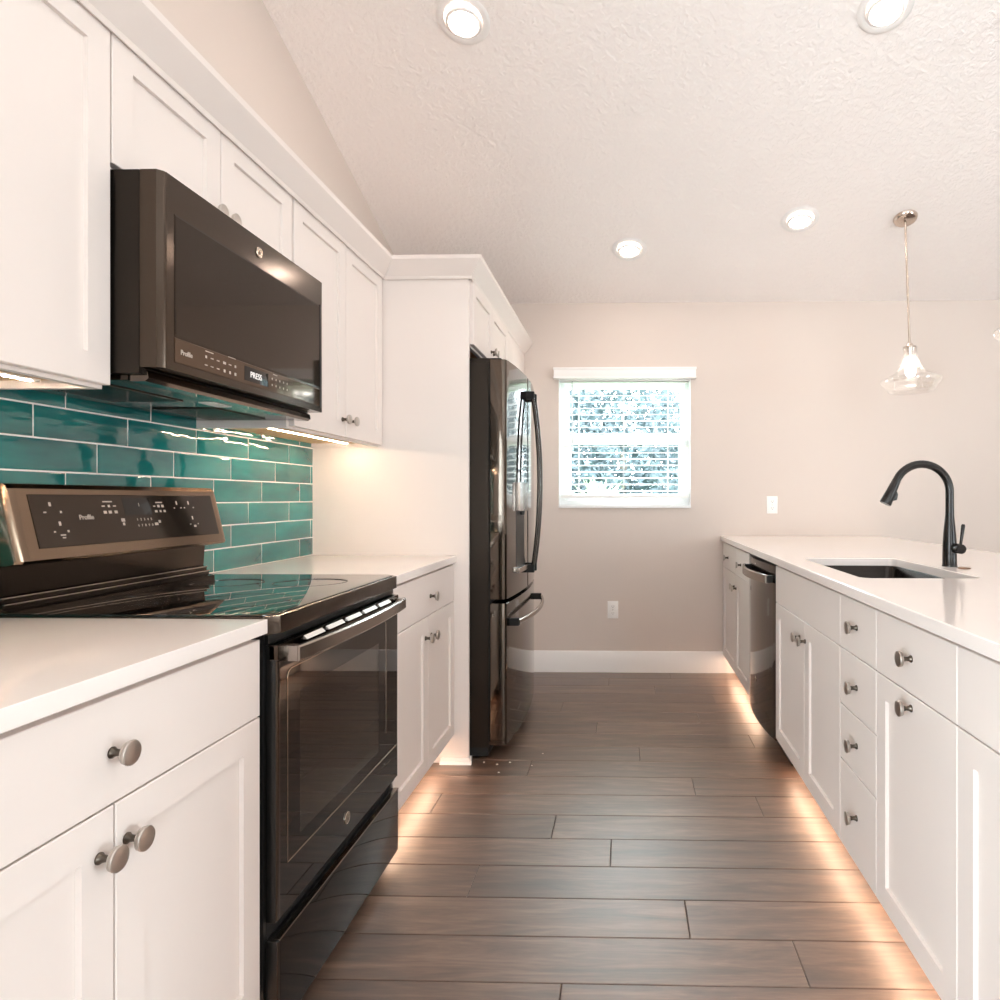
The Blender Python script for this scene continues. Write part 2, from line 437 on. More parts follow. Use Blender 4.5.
# window in the back wall: sill, frame, two sashes and panes
def build_window():
    w = bpy.data.objects.new('window_1', None); COL.objects.link(w); w.location = (0, YB+0.08, WZ0); LOC[w.name] = Vector(w.location)
    w['kind'] = 'structure'
    y0, y1 = YB+0.085, YB+0.13
    f = MB()
    f.box(WX0, WX0+.035, y0, y1, WZ0, WZ1, .003); f.box(WX1-.035, WX1, y0, y1, WZ0, WZ1, .003)
    f.box(WX0+.03, WX1-.03, y0, y1, WZ1-.035, WZ1, .003); f.box(WX0+.03, WX1-.03, y0, y1, WZ0, WZ0+.05, .003)
    obj('frame', f, 'winframe', w)
    s = MB(); a, b = y0+.006, y0+.03
    s.box(WX0+.035, WX0+.075, a, b, WZ0+.05, 1.565, .003); s.box(WX1-.075, WX1-.035, a, b, WZ0+.05, 1.565, .003)
    s.box(WX0+.07, WX1-.07, a, b, WZ0+.05, WZ0+.095, .003); s.box(WX0+.07, WX1-.07, a-.004, b, 1.535, 1.60, .003)
    sash = obj('lower_sash', s, 'winframe', w)
    obj('pane', MB().box(WX0+.072, WX1-.072, a+.010, a+.014, WZ0+.092, 1.538), 'glass', sash)
    s = MB(); a, b = y0+.022, y0+.044
    s.box(WX0+.035, WX0+.06, a, b, 1.57, WZ1-.035, .003); s.box(WX1-.06, WX1-.035, a, b, 1.57, WZ1-.035, .003)
    s.box(WX0+.055, WX1-.055, a, b, WZ1-.062, WZ1-.035, .003); s.box(WX0+.055, WX1-.055, a, b, 1.57, 1.60, .003)
    sash = obj('upper_sash', s, 'winframe', w)
    obj('pane', MB().box(WX0+.057, WX1-.057, a+.010, a+.014, 1.597, WZ1-.06), 'glass', sash)
    obj('sill', MB().box(WX0, WX1, YB-.012, y0, WZ0, WZ0+.018, .004), 'winframe', w)
    rv = MB()
    rv.box(WX0, WX0+.004, YB, y0, WZ0+.018, WZ1); rv.box(WX1-.004, WX1, YB, y0, WZ0+.018, WZ1); rv.box(WX0+.004, WX1-.004, YB, y0, WZ1-.004, WZ1)
    obj('reveal', rv, 'winframe', w)
build_window()

def build_blind():
    t = thing('window_blind', (0, YB, WZ0+.07), 'white slatted horizontal blind with valance hanging in the back wall window', 'blind')
    v = MB(); v.box(-.471, .471, YB-.062, YB-.004, 1.966, 2.030, .004); v.box(-.475, .475, YB-.066, YB-.004, 2.018, 2.034, .004); v.box(-.473, .473, YB-.064, YB-.004, 1.962, 1.973, .003)
    obj('valance', v, 'blind', t)
    s = MB(); z = 1.215; c, sn = math.cos(math.radians(7)), math.sin(math.radians(7))
    while z < 1.955:
        yc = YB+.045; hw = .0235
        ring = []
        P = []
        for q in range(7):
            u = -hw + 2*hw*q/6; bow = .0022*(1-(u/hw)**2)
            P.append((yc+u*c, z+u*sn+bow))
        top = [(y, zz+.0014) for y, zz in P]; bot = [(y, zz-.0014) for y, zz in reversed(P)]
        s.prism(top+bot, 'x', WX0+.008, WX1-.008)
        z += .0430
    obj('slat_panel', s, 'blind', t)
    obj('bottom_rail', MB().box(WX0+.008, WX1-.008, YB+.021, YB+.069, 1.168, 1.186, .004), 'blind', t)
    obj('head_rail', MB().box(WX0+.006, WX1-.006, YB+.012, YB+.074, 1.955, 1.979, .002), 'blind', t)
    for x in (-.313, -.01, .29):
        l = MB()
        for y in (YB+.020, YB+.070): l.box(x-.0012, x+.0012, y-.0012, y+.0012, 1.18, 1.96)
        l.box(x+.006, x+.0078, YB+.044, YB+.046, 1.18, 1.96)
        obj('ladder_cord', l, 'blind', t)
    obj('tilt_wand', MB().tube([(-.352, YB+.006, 1.955), (-.353, YB+.006, 1.50)], .0038, 8), M_wand, t)
M_wand = pmat('clear_wand', srgb(200, 200, 200), 0.2)
build_blind()

# unseen glazed door behind the camera, added to brighten the ceiling, and windows in the right wall (light enters there)
def build_light_openings():
    d = bpy.data.objects.new('added_door', None); COL.objects.link(d); d.location = ((DX0+DX1)/2, YR-.07, 0); LOC[d.name] = Vector(d.location); d['kind'] = 'structure'
    f = MB(); y0, y1 = YR-.1, YR-.04
    f.box(DX0, DX0+.06, y0, y1, 0, DZ1, .004); f.box(DX1-.06, DX1, y0, y1, 0, DZ1, .004); f.box(DX0, DX1, y0, y1, DZ1-.06, DZ1, .004); f.box(DX0, DX1, y0, y1, 0.0, .05, .004)
    obj('frame', f, 'winframe', d)
    m = MB(); y2, y3 = YR-.09, YR-.05
    m.box(DX0+.062, DX0+.14, y2, y3, .052, DZ1-.062, .002); m.box(DX1-.14, DX1-.062, y2, y3, .052, DZ1-.062, .002); m.box(DX0+.14, DX1-.14, y2, y3, .052, .22, .002); m.box(DX0+.14, DX1-.14, y2, y3, DZ1-.16, DZ1-.062, .002)
    leaf = obj('door_leaf', m, 'trim', d)
    obj('pane', MB().box(DX0+.139, DX1-.139, YR-.074, YR-.068, .219, DZ1-.159), 'glass', leaf)
    obj('door_handle', MB().lathe([(.012, 0), (.012, .03), (.026, .035), (.028, .055), (.015, .066), (0, .067)], (DX1-.10, YR-.05, 1.0), 'y', 20), 'nickel', leaf)
    w = bpy.data.objects.new('window_2', None); COL.objects.link(w); w.location = (XR_+.07, -.95, SZ0); LOC[w.name] = Vector(w.location); w['kind'] = 'structure'
    f = MB(); x0, x1 = XR_+.04, XR_+.1
    f.box(x0, x1, SY0, SY0+.05, SZ0, SZ1, .004); f.box(x0, x1, SY1-.05, SY1, SZ0, SZ1, .004); f.box(x0, x1, SY0, SY1, SZ0, SZ0+.05, .004); f.box(x0, x1, SY0, SY1, SZ1-.05, SZ1, .004); f.box(x0, x1, -.98, -.92, SZ0, SZ1, .004)
    obj('frame', f, 'winframe', w)
    obj('pane', MB().box(XR_+.068, XR_+.074, SY0+.05, SY1-.05, SZ0+.05, SZ1-.05), 'glass', w)
build_light_openings()
def build_left_window():
    w = bpy.data.objects.new('window_3', None); COL.objects.link(w); w.location = (XW-.07, -1.85, LZ0); LOC[w.name] = Vector(w.location); w['kind'] = 'structure'
    f = MB(); x0, x1 = XW-.10, XW-.04
    f.box(x0, x1, LY0, LY0+.05, LZ0, LZ1, .004); f.box(x0, x1, LY1-.05, LY1, LZ0, LZ1, .004); f.box(x0, x1, LY0, LY1, LZ0, LZ0+.05, .004); f.box(x0, x1, LY0, LY1, LZ1-.05, LZ1, .004); f.box(x0, x1, -1.88, -1.82, LZ0, LZ1, .004)
    obj('frame', f, 'winframe', w)
    obj('pane', MB().box(XW-.074, XW-.068, LY0+.05, LY1-.05, LZ0+.05, LZ1-.05), 'glass', w)
build_left_window()

# ------------------------------------------------------------------ cabinets
SLAB = [(0, 0), (0, .0175), (.0016, .019)]
SHAKER = [(0, 0), (0, .0175), (.0016, .019), (.058, .019), (.0594, .0105)]
def side(x0, sgn): return lambda y, z, d: (x0+sgn*d, y, z)

KN = {}
def knob(parent, x, y, z, sgn):
    """cabinet knob: flared stem and stepped round head, standing on a front at x."""
    c = (x, y, z)
    key = sgn
    if key not in KN:
        st = MB().lathe([(.0085, 0), (.0085, .002), (.0055, .006), (.0048, .012), (.0068, .019)], (0, 0, 0), 'x', 24, sgn=sgn)
        hd = MB().lathe([(.0062, .0195), (.0150, .0222), (.0168, .0232), (.0168, .0252), (.0158, .0258), (.0176, .0265), (.0183, .0278), (.0183, .0300), (.0174, .0312), (.0160, .0316), (.0, .0316)], (0, 0, 0), 'x', 32, sgn=sgn)
        def raw(mb, nm, mat):
            bm = mb.bm; bmesh.ops.remove_doubles(bm, verts=bm.verts[:], dist=1e-6); bmesh.ops.recalc_face_normals(bm, faces=bm.faces[:])
            for f in bm.faces: f.smooth = True
            me = bpy.data.meshes.new(nm); bm.to_mesh(me); bm.free(); me.set_sharp_from_angle(angle=math.radians(35)); me.materials.append(M[mat]); return me
        bm = st.bm
        me = raw(st, 'knob', 'knob_dark'); me2 = raw(hd, 'knob_head', 'knob')
        # one knob = one mesh with two materials
        t = bmesh.new(); t.from_mesh(me); n0 = len(t.faces); t.from_mesh(me2)
        t.faces.ensure_lookup_table()
        for i, f in enumerate(t.faces): f.material_index = 0 if i < n0 else 1
        km = bpy.data.meshes.new('knob'); t.to_mesh(km); t.free()
        km.materials.append(M['knob_dark']); km.materials.append(M['knob'])
        KN[key] = km
    o = bpy.data.objects.new('knob', KN[key]); COL.objects.link(o); o.parent = parent
    o.location = Vector(c) - LOC[parent.name]; LOC[o.name] = Vector(c)
    return o

ZT, ZD, ZTOP = .1266, .7155, .873
G = .0019
def front(parent, kind, S, y0, y1, z0, z1, knobs, xf, sgn):
    mb = MB(); mb.rectloft(S, y0+G, y1-G, z0, z1, SHAKER if kind == 'door' else SLAB)
    p = obj(kind if kind != 'panel' else 'false_front', mb, 'cab', parent)
    for (ky, kz) in knobs: knob(p, xf, ky, kz, sgn)
    return p
def base_cabinet(label, xf, sgn, y0, y1, xback, cols, group, toe=.075, face_y=None):
    """xf = outer face of the fronts, sgn = +1 when they face +X. cols: (y0, y1, [(kind, z0, z1, knobs)])"""
    xc = xf - sgn*.020
    t = thing('base_cabinet', ((xc+xback)/2, (y0+y1)/2, 0), label, 'cabinet', group)
    b = MB()
    xa, xb = min(xc, xback), max(xc, xback); th = .016
    b.box(xa, xb, y0, y0+th, .1143, .8835); b.box(xa, xb, y1-th, y1, .1143, .8835)
    b.box(xa, xb, y0+th, y1-th, .1143, .1143+th); b.box(xback, xback+sgn*.006, y0+th, y1-th, .1143+th, .8835) if sgn > 0 else b.box(xback-.006, xback, y0+th, y1-th, .1143+th, .8835)
    for za, zb in ((.845, .8835), (.700, .730), (.1143+th, .150)): b.box(min(xc, xc-sgn*.019), max(xc, xc-sgn*.019), y0+th, y1-th, za, zb)
    obj('carcass', b, 'cab', t, smooth=False)
    k = MB(); xk = xc - sgn*toe
    k.box(min(xk, xk-sgn*.016), max(xk, xk-sgn*.016), y0, y1, 0.0, .1143)
    obj('toe_kick', k, 'cab', t)
    S = side(xf - sgn*.019, sgn)
    for (a, c, items) in cols:
        for (kind, z0, z1, kn) in items: front(t, kind, S, a, c, z0, z1, kn, xf, sgn)
    return t
XLF, XRF = -.749, .654
XWB = XW + .003
R0, R1 = 1.357, 2.123     # the range bay
P0 = 2.898                # near face of the tall panel
ym = .956
base_cabinet('white base cabinet left of the range, one wide drawer over two doors', XLF, 1, .566, R0-.012, XWB,
    [(.566, R0-.012, [('drawer', ZD+.0016, ZTOP, [(.950, .792)])]),
     (.566, ym, [('door', ZT, ZD-.0016, [(.926, .650)])]), (ym, R0-.012, [('door', ZT, ZD-.0016, [(.979, .652)])])], 'base cabinets along the left wall')
ym2 = 2.508
base_cabinet('white base cabinet between range and refrigerator, drawer over two doors', XLF, 1, R1+.006, P0-.003, XWB,
    [(R1+.006, P0-.004, [('drawer', ZD+.0016, ZTOP, [(2.535, .788)])]),
     (R1+.006, ym2, [('door', ZT, ZD-.0016, [(2.472, .638)])]), (ym2, P0-.004, [('door', ZT, ZD-.0016, [(2.545, .636)])])], 'base cabinets along the left wall')
# peninsula, from the back wall towards the camera
S0, S1, S2, S3, S4, S5 = YB-.002, 3.497, 2.888, 2.028, 1.7385, 1.319
XPB = 1.27
y_m = 3.93
base_cabinet('white peninsula cabinet against the back wall beyond the dishwasher, two drawers over two doors', XRF, -1, S1+.002, S0, XPB,
    [(S1+.002, y_m, [('drawer', ZD+.0016, ZTOP, [(3.74, .790)]), ('door', ZT, ZD-.0016, [(3.90, .636)])]),
     (y_m, S0-.02, [('drawer', ZD+.0016, ZTOP, [(4.20, .790)]), ('door', ZT, ZD-.0016, [(3.965, .640)])])], 'peninsula base cabinets')
ys = 2.430
base_cabinet('white peninsula sink cabinet under the sink, flat false front over two knobbed doors', XRF, -1, S3+.0005, S2-.002, XPB,
    [(S3, S2-.002, [('panel', ZD+.0016, ZTOP, [])]),
     (S3, ys, [('door', ZT, ZD-.0016, [(2.415, .646)])]), (ys, S2-.002, [('door', ZT, ZD-.0016, [(2.490, .646)])])], 'peninsula base cabinets')
base_cabinet('narrow white peninsula cabinet with a stack of four knobbed drawers', XRF, -1, S4+.0005, S3-.0005, XPB,
    [(S4, S3, [('drawer', ZD+.0016, ZTOP, [(1.883, .799)]), ('drawer', .5475, ZD-.0016, [(1.883, .629)]), ('drawer', .3825, .5445, [(1.883, .465)]), ('drawer', ZT, .3795, [(1.883, .262)])])], 'peninsula base cabinets')
base_cabinet('white peninsula cabinet nearer than the four-drawer stack, one drawer above one single knobbed door', XRF, -1, S5+.0005, S4-.0005, XPB,
    [(S5, S4, [('drawer', ZD+.0016, ZTOP, [(1.528, .797)]), ('door', ZT, ZD-.0016, [(1.528, .684)])])], 'peninsula base cabinets')
base_cabinet('white peninsula cabinet nearest the camera, its drawer and door cut by the picture edge', XRF, -1, .70, S5-.0005, XPB,
    [(.70, S5, [('drawer', ZD+.0016, ZTOP, [(1.01, .790)]), ]), (1.01, S5, [('door', ZT, ZD-.0016, [(1.06, .64)])]), (.70, 1.01, [('door', ZT, ZD-.0016, [(.96, .64)])])], 'peninsula base cabinets')
obj('peninsula_back_panel', MB().box(XPB+.002, XPB+.026, .70, S0, 0, .8835, .001), 'cab', None, 'white panel closing the back of the peninsula cabinets under the counter overhang', 'panel')

# toe-kick LED strips (fixtures under the cabinet boxes)
def toe_led(x, y0, y1, label):
    t = thing('toe_kick_light', (x, (y0+y1)/2, .106), label, 'light', 'toe kick lights')
    obj('channel', MB().box(x-.009, x+.009, y0, y1, .1095, .1140), 'plastic', t)
    obj('light_strip', MB().box(x-.006, x+.006, y0, y1, .1075, .1095), 'ledtoe', t)
toe_led(XLF-.066, .60, R0-.03, 'warm light strip under the base cabinet left of the range')
toe_led(XLF-.066, R1+.03, P0-.06, 'warm light strip under the base cabinet between range and refrigerator')
toe_led(XRF+.066, S1+.03, S0-.05, 'warm light strip under the peninsula cabinet against the back wall')
toe_led(XRF+.066, S3+.02, S2-.03, 'warm light strip under the peninsula sink cabinet')
toe_led(XRF+.066, .72, S3-.02, 'warm light strip under the peninsula drawer stack and nearer cabinets')

# countertops
XL, XR = -.738, .640
ZK0, ZK1 = .884, .914
obj('countertop', MB().box(XW+.002, XL, .45, R0-.004, ZK0, ZK1, .0028, 3), 'quartz', None, 'white quartz countertop left of the range, nearest the camera', 'countertop', 'quartz countertops')
obj('countertop', MB().box(XW+.002, XL, R1+.003, P0-.001, ZK0, ZK1, .0028, 3), 'quartz', None, 'short white quartz countertop between the range and the refrigerator panel', 'countertop', 'quartz countertops')
SKX0, SKX1, SKY0, SKY1, SKR = .745, 1.122, 2.095, 2.790, .035
def rrect(x0, x1, y0, y1, r, n=6):
    P = []
    for cx, cy, a0 in ((x1-r, y1-r, 0), (x0+r, y1-r, 90), (x0+r, y0+r, 180), (x1-r, y0+r, 270)):
        for i in range(n+1):
            a = math.radians(a0 + 90*i/n); P.append((cx+r*math.cos(a), cy+r*math.sin(a)))
    return P
def build_peninsula_top():
    x0, x1, y0, y1 = XR, 1.715, .62, S0
    bm = bmesh.new(); V = {}
    def v(x, y, z):
        k = (round(x, 5), round(y, 5), round(z, 5))
        if k not in V: V[k] = bm.verts.new(k)
        return V[k]
    b = .0025
    def sheet(ox, ix, z):
        """flat sheet with the sink hole: outer edge inset ox, hole widened by ix."""
        X0, X1, Y0, Y1 = x0+ox, x1-ox, y0+ox, y1-ox
        a0, a1, c0, c1, r, n = SKX0-ix, SKX1+ix, SKY0-ix, SKY1+ix, SKR+ix, 6
        L = rrect(a0, a1, c0, c1, r, n)
        TR, TL, BL, BR = L[:n+1], L[n+1:2*n+2], L[2*n+2:3*n+3], L[3*n+3:]
        P = lambda q: [v(p[0], p[1], z) for p in q]
        bm.faces.new(P([(a1, Y1), (a0, Y1)] + TL[::-1] + TR[::-1]))
        bm.faces.new(P([(a0, Y0), (a1, Y0)] + BR[::-1] + BL[::-1]))
        bm.faces.new(P([(X0, Y0), (a0, Y0), BL[0], TL[-1], (a0, Y1), (X0, Y1)]))
        bm.faces.new(P([(X1, Y1), (a1, Y1), TR[0], BR[-1], (a1, Y0), (X1, Y0)]))
        return P([(X0, Y0), (a0, Y0), (a1, Y0), (X1, Y0), (X1, Y1), (a1, Y1), (a0, Y1), (X0, Y1)]), P(L)
    def side_(A, B):
        n = len(A)
        for i in range(n): bm.faces.new((A[i], A[(i+1) % n], B[(i+1) % n], B[i]))
    ot, it = sheet(b, b, ZK1); ob, ib = sheet(0, 0, ZK0)
    om = [v(q.co.x, q.co.y, ZK1-b) for q in ob]; im = [v(q.co.x, q.co.y, ZK1-b) for q in ib]
    side_(ob, om); side_(om, ot); side_(ib, im); side_(im, it)
    m = MB(); m.bm.free(); m.bm = bm
    obj('countertop', m, 'quartz', None, 'long white quartz peninsula countertop with a cut-out holding the dark sink', 'countertop', 'quartz countertops', angle=25)
build_peninsula_top()

def build_sink():
    t = thing('sink', ((SKX0+SKX1)/2, (SKY0+SKY1)/2, .66), 'dark undermount sink set into the peninsula countertop', 'sink')
    def ring(ins, z, r=None): return [(x, y, z) for x, y in rrect(SKX0+ins, SKX1-ins, SKY0+ins, SKY1-ins, SKR if r is None else r)]
    m = MB()
    m.loft([ring(-.03, .8825), ring(.000, .8825), ring(.002, .879), ring(.006, .70, .04), ring(.03, .672, .05), ring(.03, .670, .05), ring(.0, .665, .05), ring(-.012, .70, .04), ring(-.012, .874), ring(-.03, .876)], caps=(False, False), loop=False)
    m.bm.faces.new([m.bm.verts.new(p) for p in ring(.03, .672, .05)])
    bmesh.ops.remove_doubles(m.bm, verts=m.bm.verts[:], dist=1e-5)
    obj('basin', m, 'sink', t)
    obj('drain', MB().lathe([(.045, .673), (.045, .676), (.036, .677), (.03, .674), (.0, .674)], ((SKX0+SKX1)/2, (SKY0+SKY1)/2, 0), 'z', 28), 'bsteel_light', t)
build_sink()

def build_faucet():
    bx, by, z0 = 1.195, 2.466, ZK1
    t = thing('kitchen_faucet', (bx, by, z0), 'dark bronze gooseneck pull-down faucet standing behind the peninsula sink', 'faucet')
    m = MB(); m.lathe([(.026, 0.0), (.026, .004), (.0245, .007), (.0243, .05), (.0238, .075), (.0215, .12), (.0172, .165), (.0150, .19), (.0145, .23)], (bx, by, z0), 'z', 32)
    obj('column', m, 'faucet', t)
    pts = [(bx, by, z0+.225)]; rads = [.0145]; R = .101; cz = z0+.275; cx = bx-R
    pts.append((bx, by, cz)); rads.append(.0145)
    for i in range(1, 21):
        a = math.radians(158*i/20); pts.append((cx+R*math.cos(a), by, cz+R*math.sin(a))); rads.append(.0145)
    obj('spout', MB().tube(pts, rads, 18), 'faucet', t)
    e = Vector(pts[-1]); d = (Vector(pts[-1])-Vector(pts[-2])).normalized()
    hp = [e-d*.004, e+d*.012, e+d*.014, e+d*.045, e+d*.088, e+d*.092]
    h = obj('spray_head', MB().tube(hp, [.0150, .0155, .0162, .0178, .0215, .0205], 22), 'faucet', t)
    q = e+d*.048; nrm = Vector((-d.z, 0, d.x)); nrm = nrm if nrm.x > 0 else -nrm
    b = MB(); b.tube([q+nrm*.012-d*.016, q+nrm*.020-d*.004, q+nrm*.024+d*.012, q+nrm*.018+d*.020], [.005, .008, .0085, .004], 10)
    obj('spray_button', b, 'black', h)
    hb = MB(); hb.lathe([(.0175, .012), (.0175, .028), (.0185, .029), (.0185, .032), (.0175, .033), (.0180, .060), (.017, .063), (0, .063)], (bx+.012, by, z0+.068), 'y', 28, sgn=-1)
    hh = obj('handle_barrel', hb, 'faucet', t)
    obj('lever', MB().tube([(bx+.014, by-.05, z0+.078), (bx+.0165, by-.052, z0+.100), (bx+.022, by-.054, z0+.152), (bx+.0225, by-.054, z0+.157)], [.0052, .0052, .0068, .0045], 12), 'faucet', hh)
build_faucet()
obj('faucet_hole_cover', MB().lathe([(.0, 0.0), (.019, 0.0), (.0215, .002), (.020, .0045), (.012, .0058), (0, .006)], (1.207, 2.385, ZK1), 'z', 28, caps=(False, False)), 'bronze', None, 'small bronze disc cover on the counter beside the faucet', 'cover')

# ------------------------------------------------------------------ wall cabinets
XU = -1.065           # outer face of the wall cabinet doors
UZ0, UZ1 = 1.398, 2.142
def wall_cabinet(label, y0, y1, z0, z1, doors, xf=XU, xback=XWB, boxz=None, side_mat='cab'):
    t = thing('wall_cabinet', ((xf+xback)/2, (y0+y1)/2, z0), label, 'cabinet', 'wall cabinets')
    xc = xf-.020; zb = z0-.008 if boxz is None else boxz
    b = MB(); th = .016
    b.box(xback, xc, y0, y0+th, zb, z1); b.box(xback, xc, y1-th, y1, zb, z1)
    b.box(xback, xc-.0, y0+th, y1-th, z1-th, z1); b.box(xc-.018, xc, y0+th, y1-th, zb, zb+.036)
    obj('carcass', b, 'cab', t, smooth=False)
    obj('bottom_board', MB().box(xback, xc-.0185, y0+th, y1-th, zb+.016, zb+.030), 'cab_in', t)
    obj('back_board', MB().box(xback, xback+.006, y0+th, y1-th, zb+.031, z1-th), 'cab', t)
    S = side(xf-.019, 1)
    for (a, c, kn) in doors: front(t, 'door', S, a, c, z0, z1-.003, kn, xf, 1)
    return t
U1, U2 = 1.350, 2.099
wall_cabinet('white wall cabinet left of the microwave, cut by the picture edge', .590, U1, UZ0, UZ1, [(.59, .97, [(.94, 1.46)]), (.97, U1, [(1.0, 1.46)])])
wall_cabinet('short white two-door wall cabinet directly above the microwave', U1+.001, U2-.001, 1.862, UZ1, [(U1+.001, 1.724, [(1.690, 1.906)]), (1.724, U2-.001, [(1.748, 1.906)])])
wall_cabinet('white two-door wall cabinet right of the microwave, beside the tall panel', U2, P0-.002, UZ0, UZ1, [(U2+.01, 2.507, [(2.475, 1.462)]), (2.507, P0-.01, [(2.545, 1.462)])])
# over the refrigerator
XP = -.686
wall_cabinet('white two-door cabinet above the refrigerator', P0+.021, 3.806, 1.850, 2.142, [(P0+.03, 3.345, [(3.315, 1.90)]), (3.345, 3.80, [(3.375, 1.90)])], xf=-.672)
def tall_panels():
    t = thing('refrigerator_surround', ((XW+XP)/2, P0+.01, 0), 'tall white panel standing between the base cabinet and the refrigerator', 'panel')
    obj('board', MB().box(XWB, XP, P0, P0+.019, 0, 2.142, .001), 'cab', t)
    b = MB(); b.box(XLF-.06, XP+.010, P0-.011, P0-.0005, 0, .026, .003); b.box(XP+.0005, XP+.011, P0-.011, P0+.019, 0, .026, .003)
    b.prism([(P0-.024, 0.0), (P0-.0105, 0.0), (P0-.0105, .013), (P0-.016, .0115), (P0-.0215, .007)], 'x', XLF-.06, XP+.016)
    obj('shoe_molding', b, 'trim', t)
    t = thing('filler_panel', (-.68, 4.12, 0), 'white filler panel between the refrigerator and the back wall', 'panel')
    obj('board', MB().box(-.70, -.672, 3.93, YB-.018, 0, 2.125, .001), 'cab', t)
    obj('upper_board', MB().box(-.70, -.672, 3.808, 3.9295, 1.845, 2.125, .001), 'cab', t)
    obj('end_board', MB().box(XWB, -.7005, 3.93, 3.949, 0, 2.125, .001), 'cab', t)
tall_panels()

# crown moulding, one continuous run round the wall cabinets and the refrigerator cabinet
def build_crown():
    path = [(XU, .59), (XU, P0), (XP+.006, P0), (XP+.006, YB-.003)]
    nrm = [(1, 0), (0, -1), (1, 0)]
    prof = [(.0, 2.1425), (.004, 2.128), (.008, 2.128), (.0115, 2.140), (.052, 2.192), (.058, 2.200), (.060, 2.216), (.0, 2.216)]
    rings = []
    for i, p in enumerate(path):
        na = nrm[max(0, i-1)]; nb = nrm[min(i, 2)]
        if i == 0: na = nb
        if i == 3: nb = na
        ring = []
        for d, z in prof:
            if na == nb: o = (na[0]*d, na[1]*d)
            else: o = (na[0]*d+nb[0]*d, na[1]*d+nb[1]*d)
            ring.append((p[0]+o[0], p[1]+o[1], z))
        rings.append(ring)
    m = MB(); m.loft(rings)
    obj('crown_molding', m, 'cab', None, 'white crown molding running along the tops of the wall and refrigerator cabinets', 'molding', angle=20)
build_crown()

# under-cabinet LED strips: beads in a channel, plus the two lamps at the left
def under_led(x, y0, y1, z, label, dy=.0167, side_=False):
    t = thing('under_cabinet_light', (x, (y0+y1)/2, z-.008), label, 'light', 'under cabinet lights')
    obj('channel', MB().box(x-.008, x+.008, y0, y1, z-.004, z), 'plastic', t)
    m = MB(); y = y0+.01
    while y < y1-.008:
        m.box(x-.0035, x+.0035, y-.0035, y+.0035, z-.0062, z-.0041); y += dy
    obj('led_beads', m, 'led', t)
under_led(-1.20, U2+.05, P0-.05, UZ0-.008+.0155, 'beaded warm light strip under the wall cabinet right of the microwave')
under_led(-1.178, .62, U1-.05, UZ0-.008+.0118, 'beaded warm light strip under the wall cabinet left of the microwave')

# ------------------------------------------------------------------ backsplash
def build_backsplash():
    y0, y1, z0, z1 = .45, P0-.001, ZK1+.001, 1.470
    t = thing('tile_backsplash', (XW, (y0+y1)/2, z0), 'teal glazed subway tile backsplash with white grout behind the range', 'backsplash')
    obj('grout', MB().box(XW+.001, XW+.0065, y0, y1, z0, z1), 'grout', t)
    m = MB().rand_layer(); pitch, L = .0785, .2945; joint = [2.485, 2.583, 2.690]
    g = .0021; x = XW+.0060
    for r in range(8):
        za = .9165+pitch*(r-0) - .0025; zb = za+pitch
        if r == 0: za = z0
        zb = min(zb, z1)
        if zb-za < .01: continue
        # three staggered courses, counted from the counter up
        j = joint[(r) % 3]
        while j-L > y0: j -= L
        ys_ = [y0]
        while j < y1-.012:
            if j > y0+.012: ys_.append(j)
            j += L
        ys_.append(y1)
        if r >= 6 and False: pass
        for a, b in zip(ys_[:-1], ys_[1:]):
            d = [.0022 + random.uniform(-.0007, .0007) for _ in range(4)]
            def ring(ins, k):
                q = [(a+g+ins, za+g+ins), (b-g-ins, za+g+ins), (b-g-ins, zb-g-ins), (a+g+ins, zb-g-ins)]
                return [(x+d[i]*k, q[i][0], q[i][1]) for i in range(4)]
            fs = m.loft([ring(0, 0), ring(0, .55), ring(.0009, .85), ring(.0024, 1.0)])
            m._tint(fs, (random.random(), random.random(), random.random(), 1))
    obj('tile_field', m, 'tile', t, angle=60)
build_backsplash()

# ------------------------------------------------------------------ marks
RX = (PI/2, 0, PI/2)        # text facing +X, reading along +Y
def badge(parent, x, y, z, r):
    b = obj('badge', MB().lathe([(r, 0), (r, .0018), (r*.94, .0026), (r*.86, .0026), (r*.84, .0022), (0, .0022)], (x, y, z), 'x', 36), 'logo', parent)
    m = MB()
    def arc(cy, cz, rr, a0, a1, w):
        P = [(x+.0024, y+(cy+rr*math.cos(math.radians(a0+(a1-a0)*i/12)))*r, z+(cz+rr*math.sin(math.radians(a0+(a1-a0)*i/12)))*r) for i in range(13)]
        m.tube(P, w*r, 6)
    arc(-.22, .05, .30, 40, 330, .055); arc(-.08, -.22, .22, -60, 150, .05)
    arc(.24, .16, .20, 30, 270, .05); arc(.24, -.18, .22, 90, 330, .055)
    for k in range(4): arc(0, 0, .70, 90*k+8, 90*k+74, .04)
    obj('monogram', m, 'logo_dark', b)
    return b
def slant(x0, z0, dxdz):
    """maps (y, z, depth) on a panel whose x changes with z."""
    n = Vector((1, 0, -dxdz)).normalized()
    return (lambda y, z, d: tuple(Vector((x0+(z-z0)*dxdz, y, z)) + n*d)), math.atan(-dxdz)

